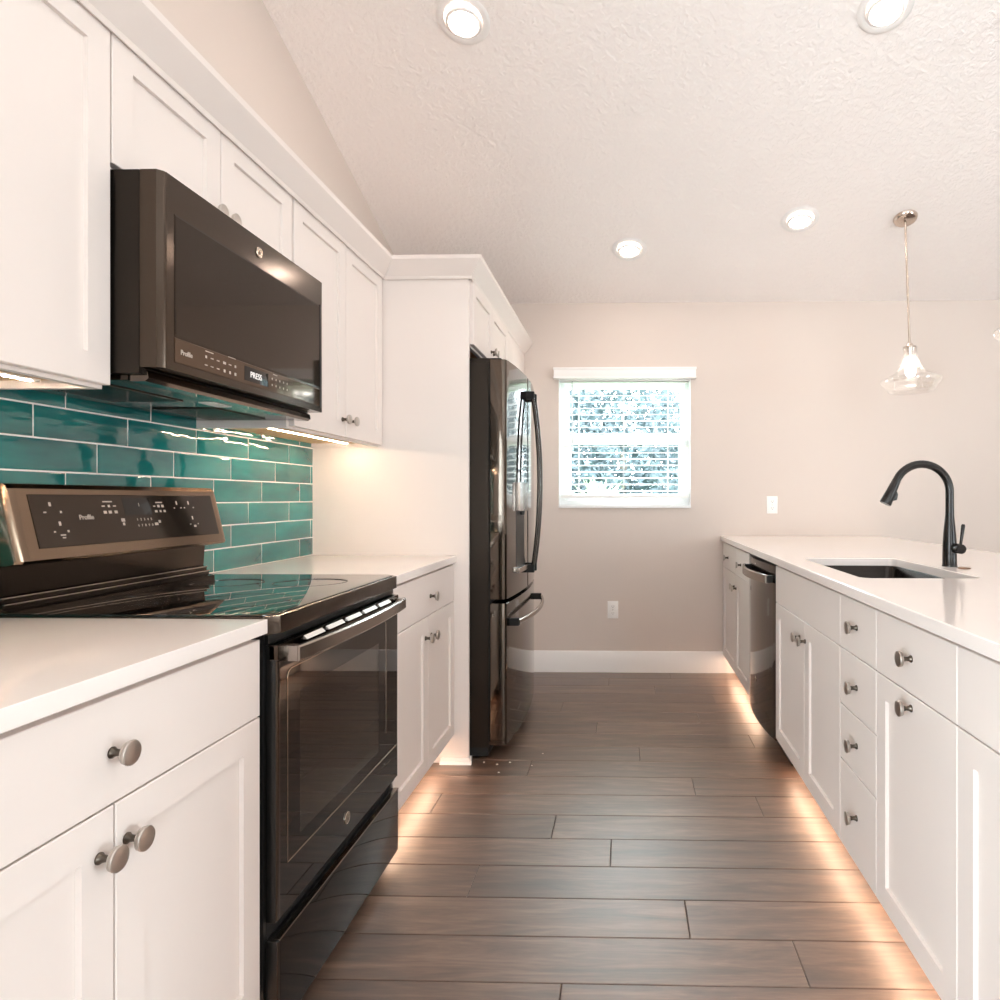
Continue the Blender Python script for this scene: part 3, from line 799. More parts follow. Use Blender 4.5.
# ------------------------------------------------------------------ range
def build_range():
    a, b = R0+.003, R1-.003
    XF = -.727
    t = thing('range', ((XW+XF)/2, (a+b)/2, 0), 'black stainless slide-in electric range with glass cooktop between the left base cabinets', 'range')
    body = MB(); c0, c1, e0, e1 = a+.075, b-.13, .345, .765
    body.box(XW+.02, -.752, a, b, .045, e0, .0); body.box(XW+.02, -.752, a, b, e1, .896, .0)
    body.box(XW+.02, -.752, a, c0, e0, e1); body.box(XW+.02, -.752, c1, b, e0, e1); body.box(XW+.02, -1.21, c0, c1, e0, e1)
    obj('body', body, 'black', t, smooth=False)
    for z in (.47, .60):
        rk = MB(); x0, x1, q = -1.19, -.80, .0032
        rk.tube([(x0, c0+.004, z), (x1, c0+.004, z)], q, 8); rk.tube([(x0, c1-.004, z), (x1, c1-.004, z)], q, 8); rk.tube([(x1, c0+.004, z), (x1, c1-.004, z)], q, 8); rk.tube([(x0, c0+.004, z), (x0, c1-.004, z)], q, 8)
        y = c0+.03
        while y < c1-.02: rk.tube([(x0, y, z+.004), (x1, y, z+.004)], .0018, 6); y += .032
        obj('oven_rack', rk, 'rack', t)
    ft = [(-.78, a+.05), (-.78, b-.05), (-1.3, a+.05), (-1.3, b-.05)]
    for x, y in ft: obj('foot', MB().lathe([(.02, 0), (.02, .012), (.012, .016), (.012, .046)], (x, y, 0), 'z', 16), 'blackmat', t)
    ch = .024
    def plan(x0, x1, i=0.0): return [(x0, a+i), (x1-ch, a+i), (x1-i, a+i+ch), (x1-i, b-i-ch), (x1-ch, b-i), (x0, b-i)]
    fr = MB(); fr.prism(plan(-1.335, XF), 'z', .8785, .9165, .0022); obj('cooktop_frame', fr, 'bsteel', t)
    gl = MB(); gl.prism(plan(-1.325, XF-.006, .006), 'z', .9168, .9190, .0008); cg = obj('cooktop_glass', gl, 'cookglass', t)
    for (cx, cy, r) in ((-1.16, 1.57, .082), (-1.16, 1.91, .095), (-.92, 1.57, .11), (-.92, 1.92, .10)):
        rg = MB(); rg.lathe([(r, .9192), (r, .9195), (r+.0012, .9195), (r+.0012, .9192)], (cx, cy, 0), 'z', 48, caps=(False, False))
        obj('burner_ring', rg, M_ring, cg)
    # recessed dark band under the cooktop, then the door
    obj('control_gap', MB().box(-.7515, XF-.018, a+.006, b-.006, .858, .8780), 'black', t)
    d0, d1, z0, z1 = a+.008, b-.014, .274, .856
    dm = MB(); dm.box(-.7515, XF, d0, d1, z0, z1, .004, 3)
    # window opening: built as a frame round the glass
    dm.bm.free(); dm = MB(); wy0, wy1, wz0, wz1 = d0+.098, d1-.165, .415, .735
    dm.box(-.7515, XF-.003, d0, wy0, z0, z1, .003); dm.box(-.7515, XF-.003, wy1, d1, z0, z1, .003)
    dm.box(-.7515, XF-.003, wy0-.003, wy1+.003, z0, wz0, .0); dm.box(-.7515, XF-.003, wy0-.003, wy1+.003, wz1, z1, .0)
    door = obj('oven_door', dm, 'black', t)
    # glass front in one sheet
    g = MB(); q0, q1, q2, q3 = d0+.0125, d1-.004, z0+.004, .822
    g.box(XF-.0028, XF, q0, wy0, q2, q3); g.box(XF-.0028, XF, wy1, q1, q2, q3); g.box(XF-.0028, XF, wy0, wy1, q2, wz0); g.box(XF-.0028, XF, wy0, wy1, wz1, q3)
    bmesh.ops.remove_doubles(g.bm, verts=g.bm.verts[:], dist=1e-5); obj('door_glass', g, 'ovenfront', door, smooth=False)
    obj('oven_window', MB().box(XF-.0027, XF-.0001, wy0, wy1, wz0, wz1), 'ovenglass', door, smooth=False)
    obj('edge_trim', MB().box(XF-.006, XF+.0008, d0+.001, d0+.0115, z0+.004, .822, .001), 'bsteel', door)
    tt = MB(); tt.box(-.745, XF+.002, d0, d1, .824, z1, .002); obj('top_trim', tt, 'bsteel', door)
    sl = MB()
    for k in range(5):
        yc = a+.165+k*.112; sl.prism([(XF+.0015, .8545), (XF+.0105, .8455), (XF+.0015, .8455)], 'y', yc-.046, yc+.046)
    obj('vent_slots', sl, 'vent_glint', door)
    ln = MB(); q = .0011
    gy0, gy1, gz0, gz1 = d0+.042, d1-.006, .378, .776
    ln.box(XF+.0002, XF+.0008, gy0, gy1, gz0, gz0+.0028); ln.box(XF+.0002, XF+.0008, gy0, gy0+.0022, gz0, gz1); ln.box(XF+.0002, XF+.0008, gy1-.10, gy1-.0975, gz0+.07, gz1)
    ln.tube([(XF+.0005, gy0, gz1), (XF+.0005, gy0+.004, gz1+.012), (XF+.0005, gy0+.016, gz1+.018), (XF+.0005, gy1-.12, gz1+.018), (XF+.0005, gy1-.104, gz1+.012), (XF+.0005, gy1-.0985, gz1)], .0010, 6)
    obj('glass_border', ln, M_line, door)
    badge(door, XF+.0004, 1.716, .328, .0155)
    # handle: wide bowed bar on two end blocks
    hz = .834; n = 22; rings = []
    y0h, y1h = a+.030, b-.048
    for i in range(n+1):
        s = i/n; y = y0h+(y1h-y0h)*s; bow = .017*(1-(2*s-1)**2)
        x1 = -.689+bow; x0 = x1-.011
        rings.append([(x0, y, hz-.017), (x1-.003, y, hz-.017), (x1, y, hz-.013), (x1, y, hz+.013), (x1-.003, y, hz+.017), (x0, y, hz+.017)])
    hm = MB(); hm.loft(rings); h = obj('handle', hm, 'bsteel_light', door, angle=30)
    for ya, yb in ((y0h-.001, y0h+.022), (y1h-.022, y1h+.001)): obj('mount', MB().box(XF+.0022, -.694, ya, yb, hz-.0165, hz+.0165, .0015), 'bsteel_light', h)
    # storage drawer
    dr = MB(); dr.box(-.7515, XF, d0, d1, .036, .236, .004, 3); drw = obj('storage_drawer', dr, 'black', t)
    obj('drawer_front', MB().box(XF-.001, XF+.0015, d0+.010, d1-.002, .040, .231, .001), 'bglass', drw)
    obj('drawer_lip', MB().box(XF-.012, XF+.0024, d0+.006, d1-.001, .2325, .2375, .001), 'bsteel_light', drw)
    obj('drawer_edge', MB().box(XF-.006, XF+.0012, d0+.001, d0+.0095, .040, .231, .001), 'bsteel', drw)
    obj('grip_recess', MB().box(-.751, XF-.026, d0+.002, d1-.002, .237, .2735), 'blackmat', t)
    obj('grip_plate', MB().prism([(XF-.026, .243), (XF-.008, .2665), (XF-.011, .2685), (XF-.029, .245)], 'y', a+.24, b-.02), 'bsteel', t)
    # backguard: riser with two ledges, then the tilted control head
    rs = MB(); rs.prism([(XW+.014, .897), (-1.300, .897), (-1.300, .9215), (-1.318, .926), (-1.318, .934), (-1.326, .938), (-1.326, .947), (-1.336, .952), (-1.330, 1.04), (XW+.014, 1.04)], 'y', a+.012, b-.050)
    obj('backguard_riser', rs, 'bsteel_dark', t, angle=20)
    for xs_, zs_ in ((-1.3165, .9355), (-1.3245, .9485)): obj('ledge_highlight', MB().box(xs_-.003, xs_+.002, a+.014, b-.052, zs_-.0012, zs_+.0018, .0006), 'bsteel_light', t)  # thin bright strips stand in for highlights along the riser ledges
    zb, zt = 1.024, 1.197; xb, xt = -1.262, -1.300
    def prof(k): 
        return [(XW+.012, zb+.006), (xb-.02-k, zb-.004), (xb-.004-k, zb), (xb-k, zb+.006), (xt-k, zt-.012), (xt-.008-k, zt-.002), (xt-.03-k, zt), (XW+.012, zt)]
    hd = MB(); rings = []
    bb = b-.044; ys_ = [a-.0015, a+.001, a+.006, a+.016, a+.022, bb-.022, bb-.016, bb-.006, bb-.001, bb+.0015]
    ks = [.016, .010, .003, .0, .0, .0, .0, .003, .010, .016]
    for y, k in zip(ys_, ks): rings.append([(p[0], y, p[1]) for p in prof(k)])
    hd.loft(rings); head = obj('control_head', hd, 'bsteel_head', t, angle=24)
    dx = (xt-(xb))/((zt-.012)-(zb+.006)); S, ang = slant(xb, zb+.006, dx)
    pm = MB(); pm.rectloft(S, a+.046, b-.080, 1.054, 1.172, [(0, .0001), (0, .0014), (.0012, .0018)]); pan = obj('control_panel', pm, 'panelglass', head, smooth=False)
    rot = (PI/2 + 0, 0, PI/2)
    def on(y, z, d=.0021): return S(y, z, d)
    R = Matrix.Rotation(PI/2, 4, 'Z') @ Matrix.Rotation(PI/2 - ang, 4, 'X'); er = R.to_euler()
    text('brand_lettering', 'Profile', .0165, on(1.548, 1.118), er, 'mark', pan, bold=.0003)
    dm = MB(); dm.rectloft(S, 1.672, 1.768, 1.119, 1.164, [(0, .0018), (0, .0021)]); dsp = obj('display', dm, 'bglass', pan)
    text('display_digits', '1', .013, on(1.726, 1.146, .0024), er, 'mark', dsp)
    text('number_keys', '1   2   3   4   5', .0095, on(1.735, 1.1075), er, 'mark', pan)
    text('number_keys', '6   7   8   9   0', .0095, on(1.735, 1.092), er, 'mark', pan)
    mk = MB()
    def dash(y, z, w=.012, h=.0026): mk.rectloft(S, y-w/2, y+w/2, z-h/2, z+h/2, [(0, .0019), (0, .0023)])
    for (y, z, w, h) in ((1.455, 1.150, .006, .009), (1.438, 1.132, .007, .003), (1.480, 1.132, .005, .005), (1.470, 1.106, .006, .009), (1.452, 1.088, .005, .003), (1.488, 1.088, .005, .005), (1.472, 1.080, .014, .003), (1.473, 1.074, .009, .003),
                         (1.622, 1.155, .030, .003), (1.606, 1.144, .010, .003), (1.624, 1.144, .007, .006), (1.642, 1.144, .010, .003), (1.608, 1.129, .010, .007), (1.624, 1.129, .010, .007), (1.643, 1.129, .010, .007), (1.660, 1.108, .012, .008), (1.660, 1.098, .007, .007),
                         (1.803, 1.152, .026, .003), (1.783, 1.142, .008, .003), (1.799, 1.142, .009, .007), (1.815, 1.142, .009, .007), (1.786, 1.128, .010, .006), (1.803, 1.128, .007, .006), (1.819, 1.128, .008, .006), (1.790, 1.100, .008, .007), (1.776, 1.094, .013, .007),
                         (1.875, 1.150, .005, .010), (1.926, 1.150, .005, .010), (1.862, 1.136, .005, .003), (1.890, 1.136, .005, .003), (1.905, 1.136, .005, .003), (1.945, 1.136, .005, .003), (1.930, 1.106, .005, .010), (1.916, 1.088, .004, .003), (1.950, 1.088, .004, .003), (1.934, 1.082, .010, .006)):
        dash(y, z, w, h)
    obj('key_lettering', mk, 'mark', pan)
M_ring = pmat('burner_ring_print', srgb(26, 25, 24), 0.12)
M_line = pmat('door_glass_line', srgb(190, 172, 155), 0.25, 1.0)
M['bsteel_head'] = pmat('brushed_bronze_steel', srgb(128, 110, 94), 0.2, 1.0, bump=(3.0, 0.02, 0.01))
M['vent_glint'] = pmat('vent_glint_metal', srgb(225, 222, 218), 0.3, 1.0)  # bright colour stands in for ceiling light glinting off the slots
M['ovenfront'] = pmat('oven_black_glass', srgb(12, 10, 9), 0.025, 0.0, spec=0.45)
M['bsteel_dark'] = pmat('dark_steel_riser', srgb(62, 54, 47), 0.16, 1.0)
build_range()

# ------------------------------------------------------------------ microwave
def build_microwave():
    a, b = U1+.006, U2-.008
    XF, XS = -.963, -1.010
    t = thing('microwave', ((XW+XF)/2, (a+b)/2, 1.412), 'black stainless over-the-range microwave mounted under the short wall cabinet', 'microwave')
    bd = MB(); bd.box(XWB+.012, XS-.001, a, b, 1.424, 1.850, .003); obj('body', bd, 'bsteel_side', t)
    ch = .012
    dm = MB(); dm.prism([(XS, a), (XF-ch, a), (XF-.003, a+ch*.8), (XF, a+ch+.002), (XF, b-.006), (XF-.004, b), (XS, b)], 'z', 1.437, 1.850, .0015)
    door = obj('door', dm, 'bsteel', t, angle=25)
    # window and touch strip
    g = MB(); g.rectloft(side(XF, 1), 1.394, 2.068, 1.510, 1.772, [(0, -.002), (0, .0006), (.004, .0014)]); obj('window', g, 'mwglass', door, smooth=False)
    cp = MB(); cp.rectloft(side(XF, 1), 1.394, 2.068, 1.455, 1.508, [(0, -.002), (0, .0006), (.0015, .0012)]); pan = obj('touch_panel', cp, 'panelglass2', door, smooth=False)
    ed = MB(); ed.box(XF-.001, XF+.0026, 2.0685, 2.076, 1.450, 1.775, .001); obj('grip_strip', ed, 'black', door)
    badge(door, XF+.0002, 1.722, 1.811, .0135)
    x = XF+.0016
    text('brand_lettering', 'Profile', .0150, (x, 1.432, 1.480), RX, 'mark', pan, bold=.0003)
    dsp = obj('display', MB().box(XF+.0012, XF+.0017, 1.655, 1.765, 1.464, 1.500, .0001), 'bglass', pan)
    text('display_lettering', 'PRESS', .0215, (XF+.0021, 1.706, 1.4815), RX, 'lit', dsp, bold=.0)
    mk = MB()
    def dash(y, z, w=.011, h=.0022): mk.box(x-.0003, x+.0001, y-w/2, y+w/2, z-h/2, z+h/2)
    dash(1.512, 1.502, .030, .0022)
    for k, y in enumerate((1.500, 1.522, 1.545, 1.570, 1.592, 1.614)):
        dash(y, 1.489 + (.000), .006 if k in (0, 5) else .011, .006 if k in (0, 3, 5) else .0024)
        dash(y, 1.470, .011 if k < 3 else .007, .0024 if k < 3 else .007)
    dash(1.800, 1.503, .022, .0022)
    for k in range(5):
        for j in range(2): dash(1.785+k*.020, 1.490-j*.017, .0045, .0052)
    dash(1.60, 1.5075, .03, .0016)
    obj('key_lettering', mk, 'mark', pan)
    # hood chassis: bright front lip, glossy underside, two filters, lamp lens
    lp = MB(); lp.prism([(XS-.002, 1.4365), (XS+.008, 1.430), (XS+.010, 1.416), (XS+.002, 1.410), (XS-.030, 1.410), (XS-.030, 1.4235), (XS-.002, 1.4235)], 'y', a+.012, b-.005); obj('front_lip', lp, 'bsteel_mirror', t, angle=20)
    us = MB(); us.box(XWB+.02, XS-.031, a+.008, b-.008, 1.412, 1.4235, .002); un = obj('hood_underside', us, 'bsteel_dark', t)
    for y0, y1 in ((a+.05, a+.30), (b-.30, b-.05)):
        fm = MB(); fm.box(-1.30, -1.12, y0, y1, 1.4085, 1.4118, .001)
        k = y0+.012
        while k < y1-.01: fm.box(-1.292, -1.128, k-.003, k+.003, 1.4072, 1.4085); k += .016
        obj('grease_filter', fm, 'bsteel', un)
    obj('lamp_lens', MB().box(-1.10, -1.06, (a+b)/2-.04, (a+b)/2+.04, 1.4095, 1.4118, .001), 'plastic', un)
M['panelglass2'] = pmat('touch_strip_glass', srgb(96, 80, 67), 0.05, 0.9)
build_microwave()

# ------------------------------------------------------------------ refrigerator
def build_fridge():
    a, b = 2.928, 3.846; ym_ = (a+b)/2
    t = thing('refrigerator', (-1.0, ym_, 0), 'black stainless french-door refrigerator with water dispenser beyond the tall white panel', 'refrigerator')
    c = MB(); c.box(XWB+.03, -.604, a+.004, b-.004, .055, 1.765, .004); obj('case', c, 'bsteel_side', t)
    obj('base_grille', MB().box(-.70, -.61, a+.02, b-.02, .012, .0545, .003), 'blackmat', t)
    for x, y in ((-.66, a+.06), (-.66, b-.06), (-1.28, a+.06), (-1.28, b-.06)): obj('foot', MB().lathe([(.018, 0), (.018, .012)], (x, y, 0), 'z', 14), 'blackmat', t)
    XD0, XD1, BU = -.597, -.527, .030
    def xf(y): s = (y-ym_)/((b-a)/2); return XD1 + BU*(1-s*s)
    def plan(y0, y1, r=.012, n=14, off=0.0):
        P = [(XD0, y0), (xf(y0)-r*1.2, y0), (xf(y0)-r*.35, y0+r*.25)]
        for i in range(n+1):
            y = y0+r+(y1-y0-2*r)*i/n; P.append((xf(y)+off, y))
        P += [(xf(y1)-r*.35, y1-r*.25), (xf(y1)-r*1.2, y1), (XD0, y1)]
        return P
    dl = obj('left_door', MB().prism(plan(a, ym_-.003), 'z', .716, 1.782, .002), 'bsteel_mirror', t, angle=22)
    dr = obj('right_door', MB().prism(plan(ym_+.003, b), 'z', .716, 1.782, .002), 'bsteel_mirror', t, angle=22)
    fz = obj('freezer_drawer', MB().prism(plan(a, b, n=26), 'z', .068, .697, .002), 'bsteel_mirror', t, angle=22)
    obj('gasket', MB().box(-.604, -.596, a+.012, b-.012, .08, 1.77), 'blackmat', t)
    for y in (a+.06, b-.06): obj('hinge_cover', MB().box(-.72, -.55, y-.045, y+.045, 1.7655, 1.792, .008), 'bsteel_side', t)
    # bowed vertical handles with square end caps
    HZ0, HZ1 = .81, 1.685
    def vhandle(y, door):
        base = xf(y); P = []; n = 20
        for i in range(n+1):
            s = i/n; z = HZ0+(HZ1-HZ0)*s; P.append((base+.030+.033*(1-(2*s-1)**2), y, z))
        h = obj('handle', MB().tube(P, .0105, 14, flat=0.8, up=(0, 1, 0)), 'bsteel_hdl', door)
        for z in (HZ0, HZ1): obj('mount', MB().box(base-.004, base+.040, y-.0115, y+.0115, z-.020, z+.020, .003), 'blackmat', h)
    vhandle(ym_-.045, dl); vhandle(ym_+.045, dr)
    P = []; n = 24
    for i in range(n+1):
        s = i/n; y = a+.06+(b-a-.12)*s; P.append((xf(y)+.040+.022*(1-(2*s-1)**2), y, .605))
    h = obj('handle', MB().tube(P, .0125, 14, flat=.7), 'bsteel_light', fz)
    for y in (a+.066, b-.066): obj('mount', MB().box(xf(y)-.004, xf(y)+.042, y-.013, y+.013, .588, .622, .003), 'blackmat', h)
    # lip above the freezer drawer
    # dispenser: control box proud of the door, dark recess below, tray
    y0, y1 = a+.165, a+.345
    def strip(y0, y1, off0, off1, n=8):
        A = [(xf(y0+(y1-y0)*i/n)+off1, y0+(y1-y0)*i/n) for i in range(n+1)]
        B = [(xf(y1-(y1-y0)*i/n)+off0, y1-(y1-y0)*i/n) for i in range(n+1)]
        return A+B
    dp = obj('dispenser', MB().prism(strip(y0+.004, y1-.004, -.001, .0015), 'z', .835, 1.235), 'black', dl, angle=20)
    obj('dispenser_head', MB().prism(strip(y0, y1, .0012, .020), 'z', 1.105, 1.240, .003), 'disp', dp, angle=20)
    obj('nozzle', MB().lathe([(.012, 0), (.010, -.018)], (xf((y0+y1)/2)+.010, (y0+y1)/2, 1.104), 'z', 16), 'black', dp)
    obj('drip_tray', MB().prism(strip(y0+.002, y1-.002, -.0005, .018), 'z', .815, .838, .002), 'bsteel_light', dp, angle=20)
M['bsteel_hdl'] = pmat('dark_handle_steel', srgb(70, 64, 60), 0.22, 1.0)
M['disp'] = pmat('dispenser_silver', srgb(196, 188, 182), 0.25, 0.9)
build_fridge()

# ------------------------------------------------------------------ dishwasher
def build_dishwasher():
    a, b = S2+.002, S1-.002; ym_ = (a+b)/2
    t = thing('dishwasher', (1.0, ym_, 0), 'black stainless dishwasher with bowed handle built into the peninsula', 'dishwasher')
    obj('tub', MB().box(.672, 1.24, a+.004, b-.004, .10, .872, .003), 'black', t)
    obj('toe_panel', MB().box(.725, .74, a+.004, b-.004, .004, .10), 'black', t)
    def xf(y): s = (y-ym_)/((b-a)/2); return .655 - .026*(1-s*s)
    def plan(n=16, off=0):
        P = [(.672, a)]
        for i in range(n+1):
            y = a+.002+(b-a-.004)*i/n; P.append((xf(y)+off, y))
        P.append((.672, b)); return P
    d = obj('door', MB().prism(plan(), 'z', .112, .800, .0015), 'bsteel_mirror', t, angle=20)
    c = obj('control_strip', MB().prism(plan(), 'z', .802, .872, .0015), 'bsteel', t, angle=20)
    text('brand_lettering', 'Profile', .011, (xf(3.2)-.0012, 3.2, .852), (PI/2, 0, -PI/2), 'mark', c)
    rings = []; n = 20
    for i in range(n+1):
        s = i/n; y = a+.035+(b-a-.07)*s; x = .655-.030-.036*(1-(2*s-1)**2)
        rings.append([(x-.009, y, .792), (x+.003, y, .790), (x+.005, y, .794), (x+.005, y, .824), (x+.003, y, .828), (x-.009, y, .826)])
    m = MB(); m.loft(rings); h = obj('handle', m, 'bsteel_light', d, angle=30)
    for y in (a+.044, b-.044): obj('mount', MB().box(.622, xf(y)+.002, y-.010, y+.010, .793, .825, .001), 'black', h)
    bd = obj('badge', MB().lathe([(.013, 0), (.013, .0015), (.011, .002), (0, .002)], (xf(ym_)-.0002, ym_, .30), 'x', 24, sgn=-1), 'logo', d)
build_dishwasher()

# ------------------------------------------------------------------ outlets
def outlet(x, z, label):
    t = thing('wall_outlet', (x, YB, z), label, 'outlet', 'wall outlets')
    S = lambda u, w, d: (u, YB-d, w)
    m = MB(); m.rectloft(S, x-.036, x+.036, z-.058, z+.058, [(0, .0003), (0, .0035), (.003, .0055)]); p = obj('cover_plate', m, 'plastic', t)
    for dz in (-.0225, .0225):
        r = MB(); P = []
        for i in range(20):
            an = 2*PI*i/20; P.append((x+max(-.0145, min(.0145, .0185*math.cos(an))), z+dz+max(-.0135, min(.0135, .0165*math.sin(an)))))
        r.prism(P, 'y', YB-.0070, YB-.0052); rc = obj('receptacle', r, 'plastic', p)
        s = MB(); s.box(x-.0075, x-.0055, YB-.0074, YB-.0070, z+dz-.002, z+dz+.006); s.box(x+.0055, x+.0075, YB-.0074, YB-.0070, z+dz-.001, z+dz+.006); s.lathe([(.0024, .0070), (.0024, .0074)], (x, YB, z+dz-.007), 'y', 12, sgn=-1)
        obj('slots', s, 'slotdark', rc)
    obj('screw', MB().lathe([(.003, .0054), (.003, .0064), (.002, .0068)], (x, YB, z), 'y', 12, sgn=-1), 'nickel', p)
outlet(-.079, .418, 'white duplex wall outlet low on the back wall under the window')
outlet(.983, 1.122, 'white duplex wall outlet on the back wall just above the peninsula countertop')

# ------------------------------------------------------------------ ceiling lights
def can_light(x, y, label):
    z = zceil(y)
    t = thing('recessed_light', (x, y, z), label, 'light', 'recessed ceiling lights')
    s = -1 if y > YRIDGE else 1
    ang = math.atan(SL)*s
    Mx = Matrix.Translation((x, y, z)) @ Matrix.Rotation(ang, 4, 'X')
    def put(prof, seg=48, caps=(False, False), mat=None):
        m = MB(); m.lathe(prof, (0, 0, 0), 'z', seg, caps); bmesh.ops.transform(m.bm, matrix=mat or Mx, verts=m.bm.verts[:]); return m
    obj('trim_ring', put([(.072, -.0015), (.076, -.006), (.086, -.0075), (.100, -.005), (.104, -.0008), (.072, -.0004), (.072, -.0015)]), 'trim', t)
    # the lamp hangs level inside the sloping ring
    Ml = Matrix.Translation((x, y-.006*0, z-.011)) @ Matrix.Rotation(ang*.55, 4, 'X')
    obj('gimbal', put([(.053, .006), (.066, .006), (.068, -.004), (.060, -.008), (.052, -.004), (.053, .006)], mat=Ml), 'trim', t)
    obj('lens', put([(.0515, .003), (.0515, -.004), (.045, -.006), (0, -.0065)], caps=(False, False), mat=Ml), 'can', t)
can_light(-.633, 2.588, 'round recessed ceiling light nearest above the left wall cabinets')
can_light(1.002, 2.572, 'round recessed ceiling light at the top right, over the peninsula')
can_light(.027, 3.917, 'round recessed ceiling light before the back wall above the window')
can_light(.969, 3.690, 'round recessed ceiling light close to the left of the pendant canopy')
can_light(.30, .9, 'added unseen recessed ceiling light above the camera, left side')  # this and the next three: unseen lamps added to light the room
can_light(1.7, .9, 'added unseen recessed ceiling light above the camera, right side')
can_light(3.2, 2.6, 'added unseen recessed ceiling light far right over the dining side, back')
can_light(3.2, -.6, 'added unseen recessed ceiling light far right over the dining side, front')

def pendant(x, y, label, lean=0.0, zc=1.835):
    zt = zceil(y)
    t = thing('pendant_light', (x, y, zt), label, 'pendant light', 'peninsula pendant lights')
    ang = -math.atan(SL)
    c = MB(); c.lathe([(.0, 0), (.062, 0), (.064, -.004), (.060, -.016), (.050, -.024), (.014, -.027), (.0, -.027)], (0, 0, 0), 'z', 36, caps=(False, False))
    bmesh.ops.transform(c.bm, matrix=Matrix.Translation((x, y, zt-.001)) @ Matrix.Rotation(ang, 4, 'X'), verts=c.bm.verts[:])
    obj('canopy', c, 'nickel', t)
    Mt = Matrix.Translation((x, y, zt-.02)) @ Matrix.Rotation(-lean, 4, 'Y') @ Matrix.Translation((-x, -y, -(zt-.02)))
    def put(name, m, mat, parent=t, **k):
        bmesh.ops.transform(m.bm, matrix=Mt, verts=m.bm.verts[:]); return obj(name, m, mat, parent, **k)
    top = zc+.165
    put('rod', MB().tube([(x, y, zt-.028), (x, y, top-.01)], .0062, 12), 'nickel')
    r2 = MB(); r2.lathe([(.012, top+.018), (.016, top+.012), (.020, top+.002), (.034, top-.002), (.034, top-.008), (.016, top-.010), (.015, top-.06), (.011, top-.068), (0, top-.068)], (x, y, 0), 'z', 24)
    put('socket', r2, 'nickel')
    prof = [(r*.93, h) for r, h in [(.040, .162), (.041, .150), (.037, .140), (.041, .110), (.052, .070), (.072, .036), (.100, .014), (.140, -.002), (.166, -.014), (.171, -.026), (.164, -.040), (.148, -.050), (.138, -.064), (.128, -.080), (.118, -.086)]]
    th = .003
    ring = prof + [(r-th, h-.0008) for r, h in reversed(prof)]
    s = MB(); rings = []
    seg = 48
    s.lathe([(r, zc+h) for r, h in ring], (x, y, 0), 'z', seg, caps=(False, False))
    bmesh.ops.remove_doubles(s.bm, verts=s.bm.verts[:], dist=1e-6)
    put('shade', s, 'shade', angle=60)
    bl = MB(); bl.lathe([(.010, top-.066), (.012, top-.075), (.017, top-.095), (.0245, top-.120), (.027, top-.140), (.022, top-.158), (.010, top-.166), (0, top-.1675)], (x, y, 0), 'z', 24, caps=(True, False))
    put('bulb', bl, 'bulb', angle=80)
pendant(1.542, 3.681, 'clear bell glass pendant light on a thin rod over the far peninsula counter', lean=.036)
pendant(1.540, 2.56, 'clear glass pendant whose rim just enters at the right picture edge', lean=.036)

# small white crumbs on the floor in front of the refrigerator
def crumbs():
    for (x, y) in ((-.62, 2.905), (-.557, 2.881), (-.534, 2.797), (-.505, 2.905), (-.404, 2.873), (-.373, 3.009)):
        m = MB(); r = random.uniform(.003, .005)
        bmesh.ops.create_icosphere(m.bm, subdivisions=1, radius=r, matrix=Matrix.Translation((x, y, r*.55)) @ Matrix.Diagonal((1.2, .9, .55, 1)))
        obj('crumb', m, 'speck', None, 'tiny white crumb lying on the floor planks by the near corner of the refrigerator', 'crumb', 'crumbs by the refrigerator')
crumbs()

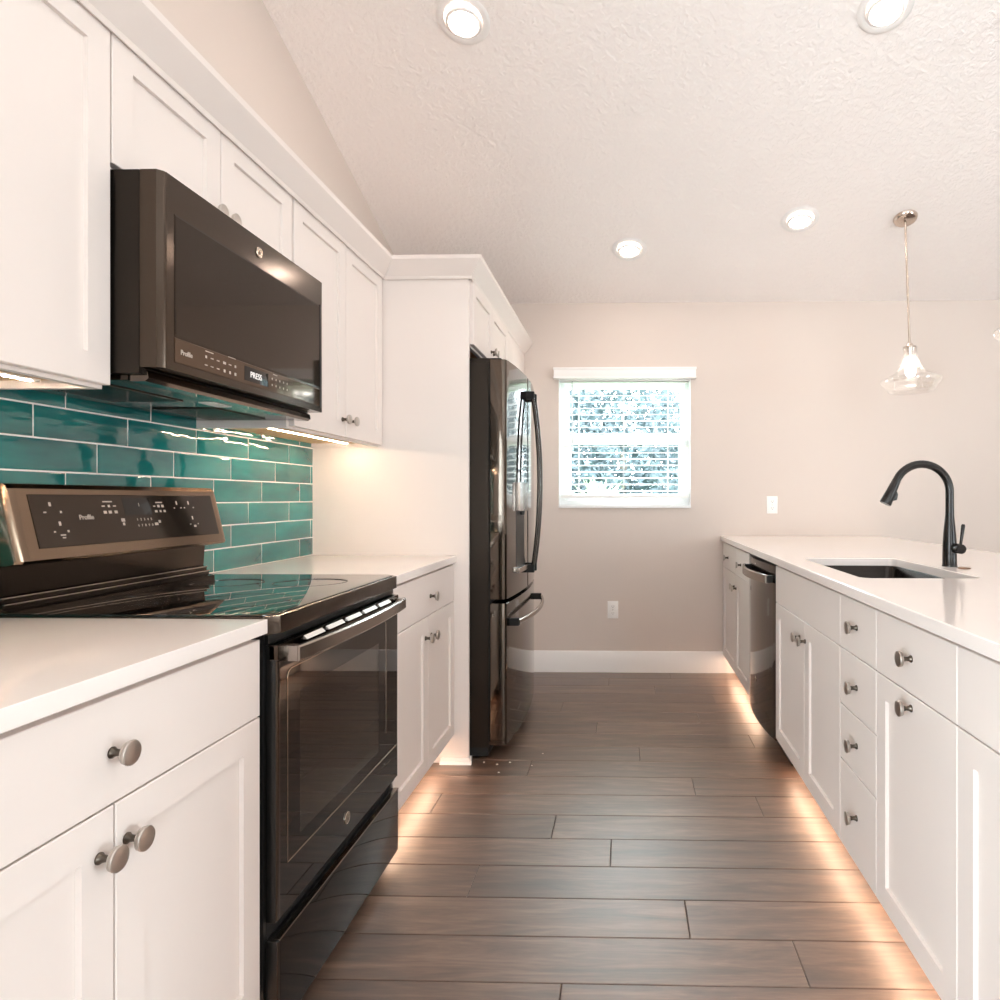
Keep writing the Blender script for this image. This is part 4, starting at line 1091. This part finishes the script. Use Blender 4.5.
# ------------------------------------------------------------------ garden outside the back window
def garden():
    obj('lawn', MB().box(-14, 14, YB+.6, 26, -.45, -.30), 'lawn', None, 'green lawn outside the back window', 'lawn', kind='structure')
    def leaves(m, cx, cy, cz, rx, ry, rz, n, s0, s1):
        for _ in range(n):
            while True:
                u = Vector((random.uniform(-1, 1), random.uniform(-1, 1), random.uniform(-1, 1)))
                if u.length <= 1: break
            p = Vector((cx+u.x*rx, cy+u.y*ry, cz+u.z*rz)); s = random.uniform(s0, s1)
            A = Vector((random.gauss(0, 1), random.gauss(0, 1), random.gauss(0, 1))).normalized(); B = A.orthogonal().normalized()
            vs_ = [m.bm.verts.new(p+A*s), m.bm.verts.new(p+B*s*.45+A*s*.2), m.bm.verts.new(p-A*s), m.bm.verts.new(p-B*s*.45+A*s*.2)]
            m.bm.faces.new(vs_)
    specs = [(-4.4, 9.6, 2, 'tree farthest left outside the window'), (-2.2, 9.4, 2, 'tree left of centre outside the window, in the near row'), (0.0, 9.6, 2, 'tree straight outside the window, in the near row'), (2.2, 9.4, 2, 'tree right of centre outside the window, in the near row'), (4.4, 9.6, 2, 'tree farthest right outside the window'),
             (-1.1, 12.4, 2, 'tree behind the gap left of the middle garden tree'), (1.1, 12.4, 2, 'tree behind the gap right of the middle garden tree'), (-3.4, 12.4, 2, 'tree in the back row at far left'), (3.4, 12.4, 2, 'tree in the back row at far right')]
    for x, y, r, lb in specs:
        t = thing('garden_tree', (x, y, -.3), 'green ' + lb, 'tree', 'garden trees outside')
        f = MB(); leaves(f, x, y, 1.5, .98, 1.1, 2.3, 8500, .03, .085)
        obj('foliage', f, 'leaf', t, smooth=False)
        obj('trunk', MB().tube([(x, y, -.3), (x+.04, y, .6), (x-.03, y, 1.8)], [.12, .10, .06], 10), 'bark', t)
    # pale spiky plant low in the window
    cx, cy = -.27, 6.9
    t = thing('spiky_plant', (cx, cy, -.3), 'pale green spiky plant low outside the back window', 'plant')
    m = MB()
    for k in range(34):
        az = k*2.399; el = math.radians(20+60*random.random()); L = random.uniform(.30, .48)
        b = Vector((cx, cy, 1.02)); d = Vector((math.cos(az)*math.cos(el), math.sin(az)*math.cos(el), math.sin(el)))
        w = d.cross(Vector((0, 0, 1))).normalized()*.035
        tip = b+d*L-Vector((0, 0, .10*L)); mid = b+d*L*.5
        V = [m.bm.verts.new(q) for q in (b-w*.6, b+w*.6, mid+w, tip, mid-w)]
        m.bm.faces.new(V)
    obj('leaves', m, 'leaf_pale', t, smooth=False)
    obj('stem', MB().tube([(cx, cy, -.3), (cx+.02, cy, .4), (cx, cy, 1.05)], [.06, .05, .045], 10), 'bark', t)
garden()
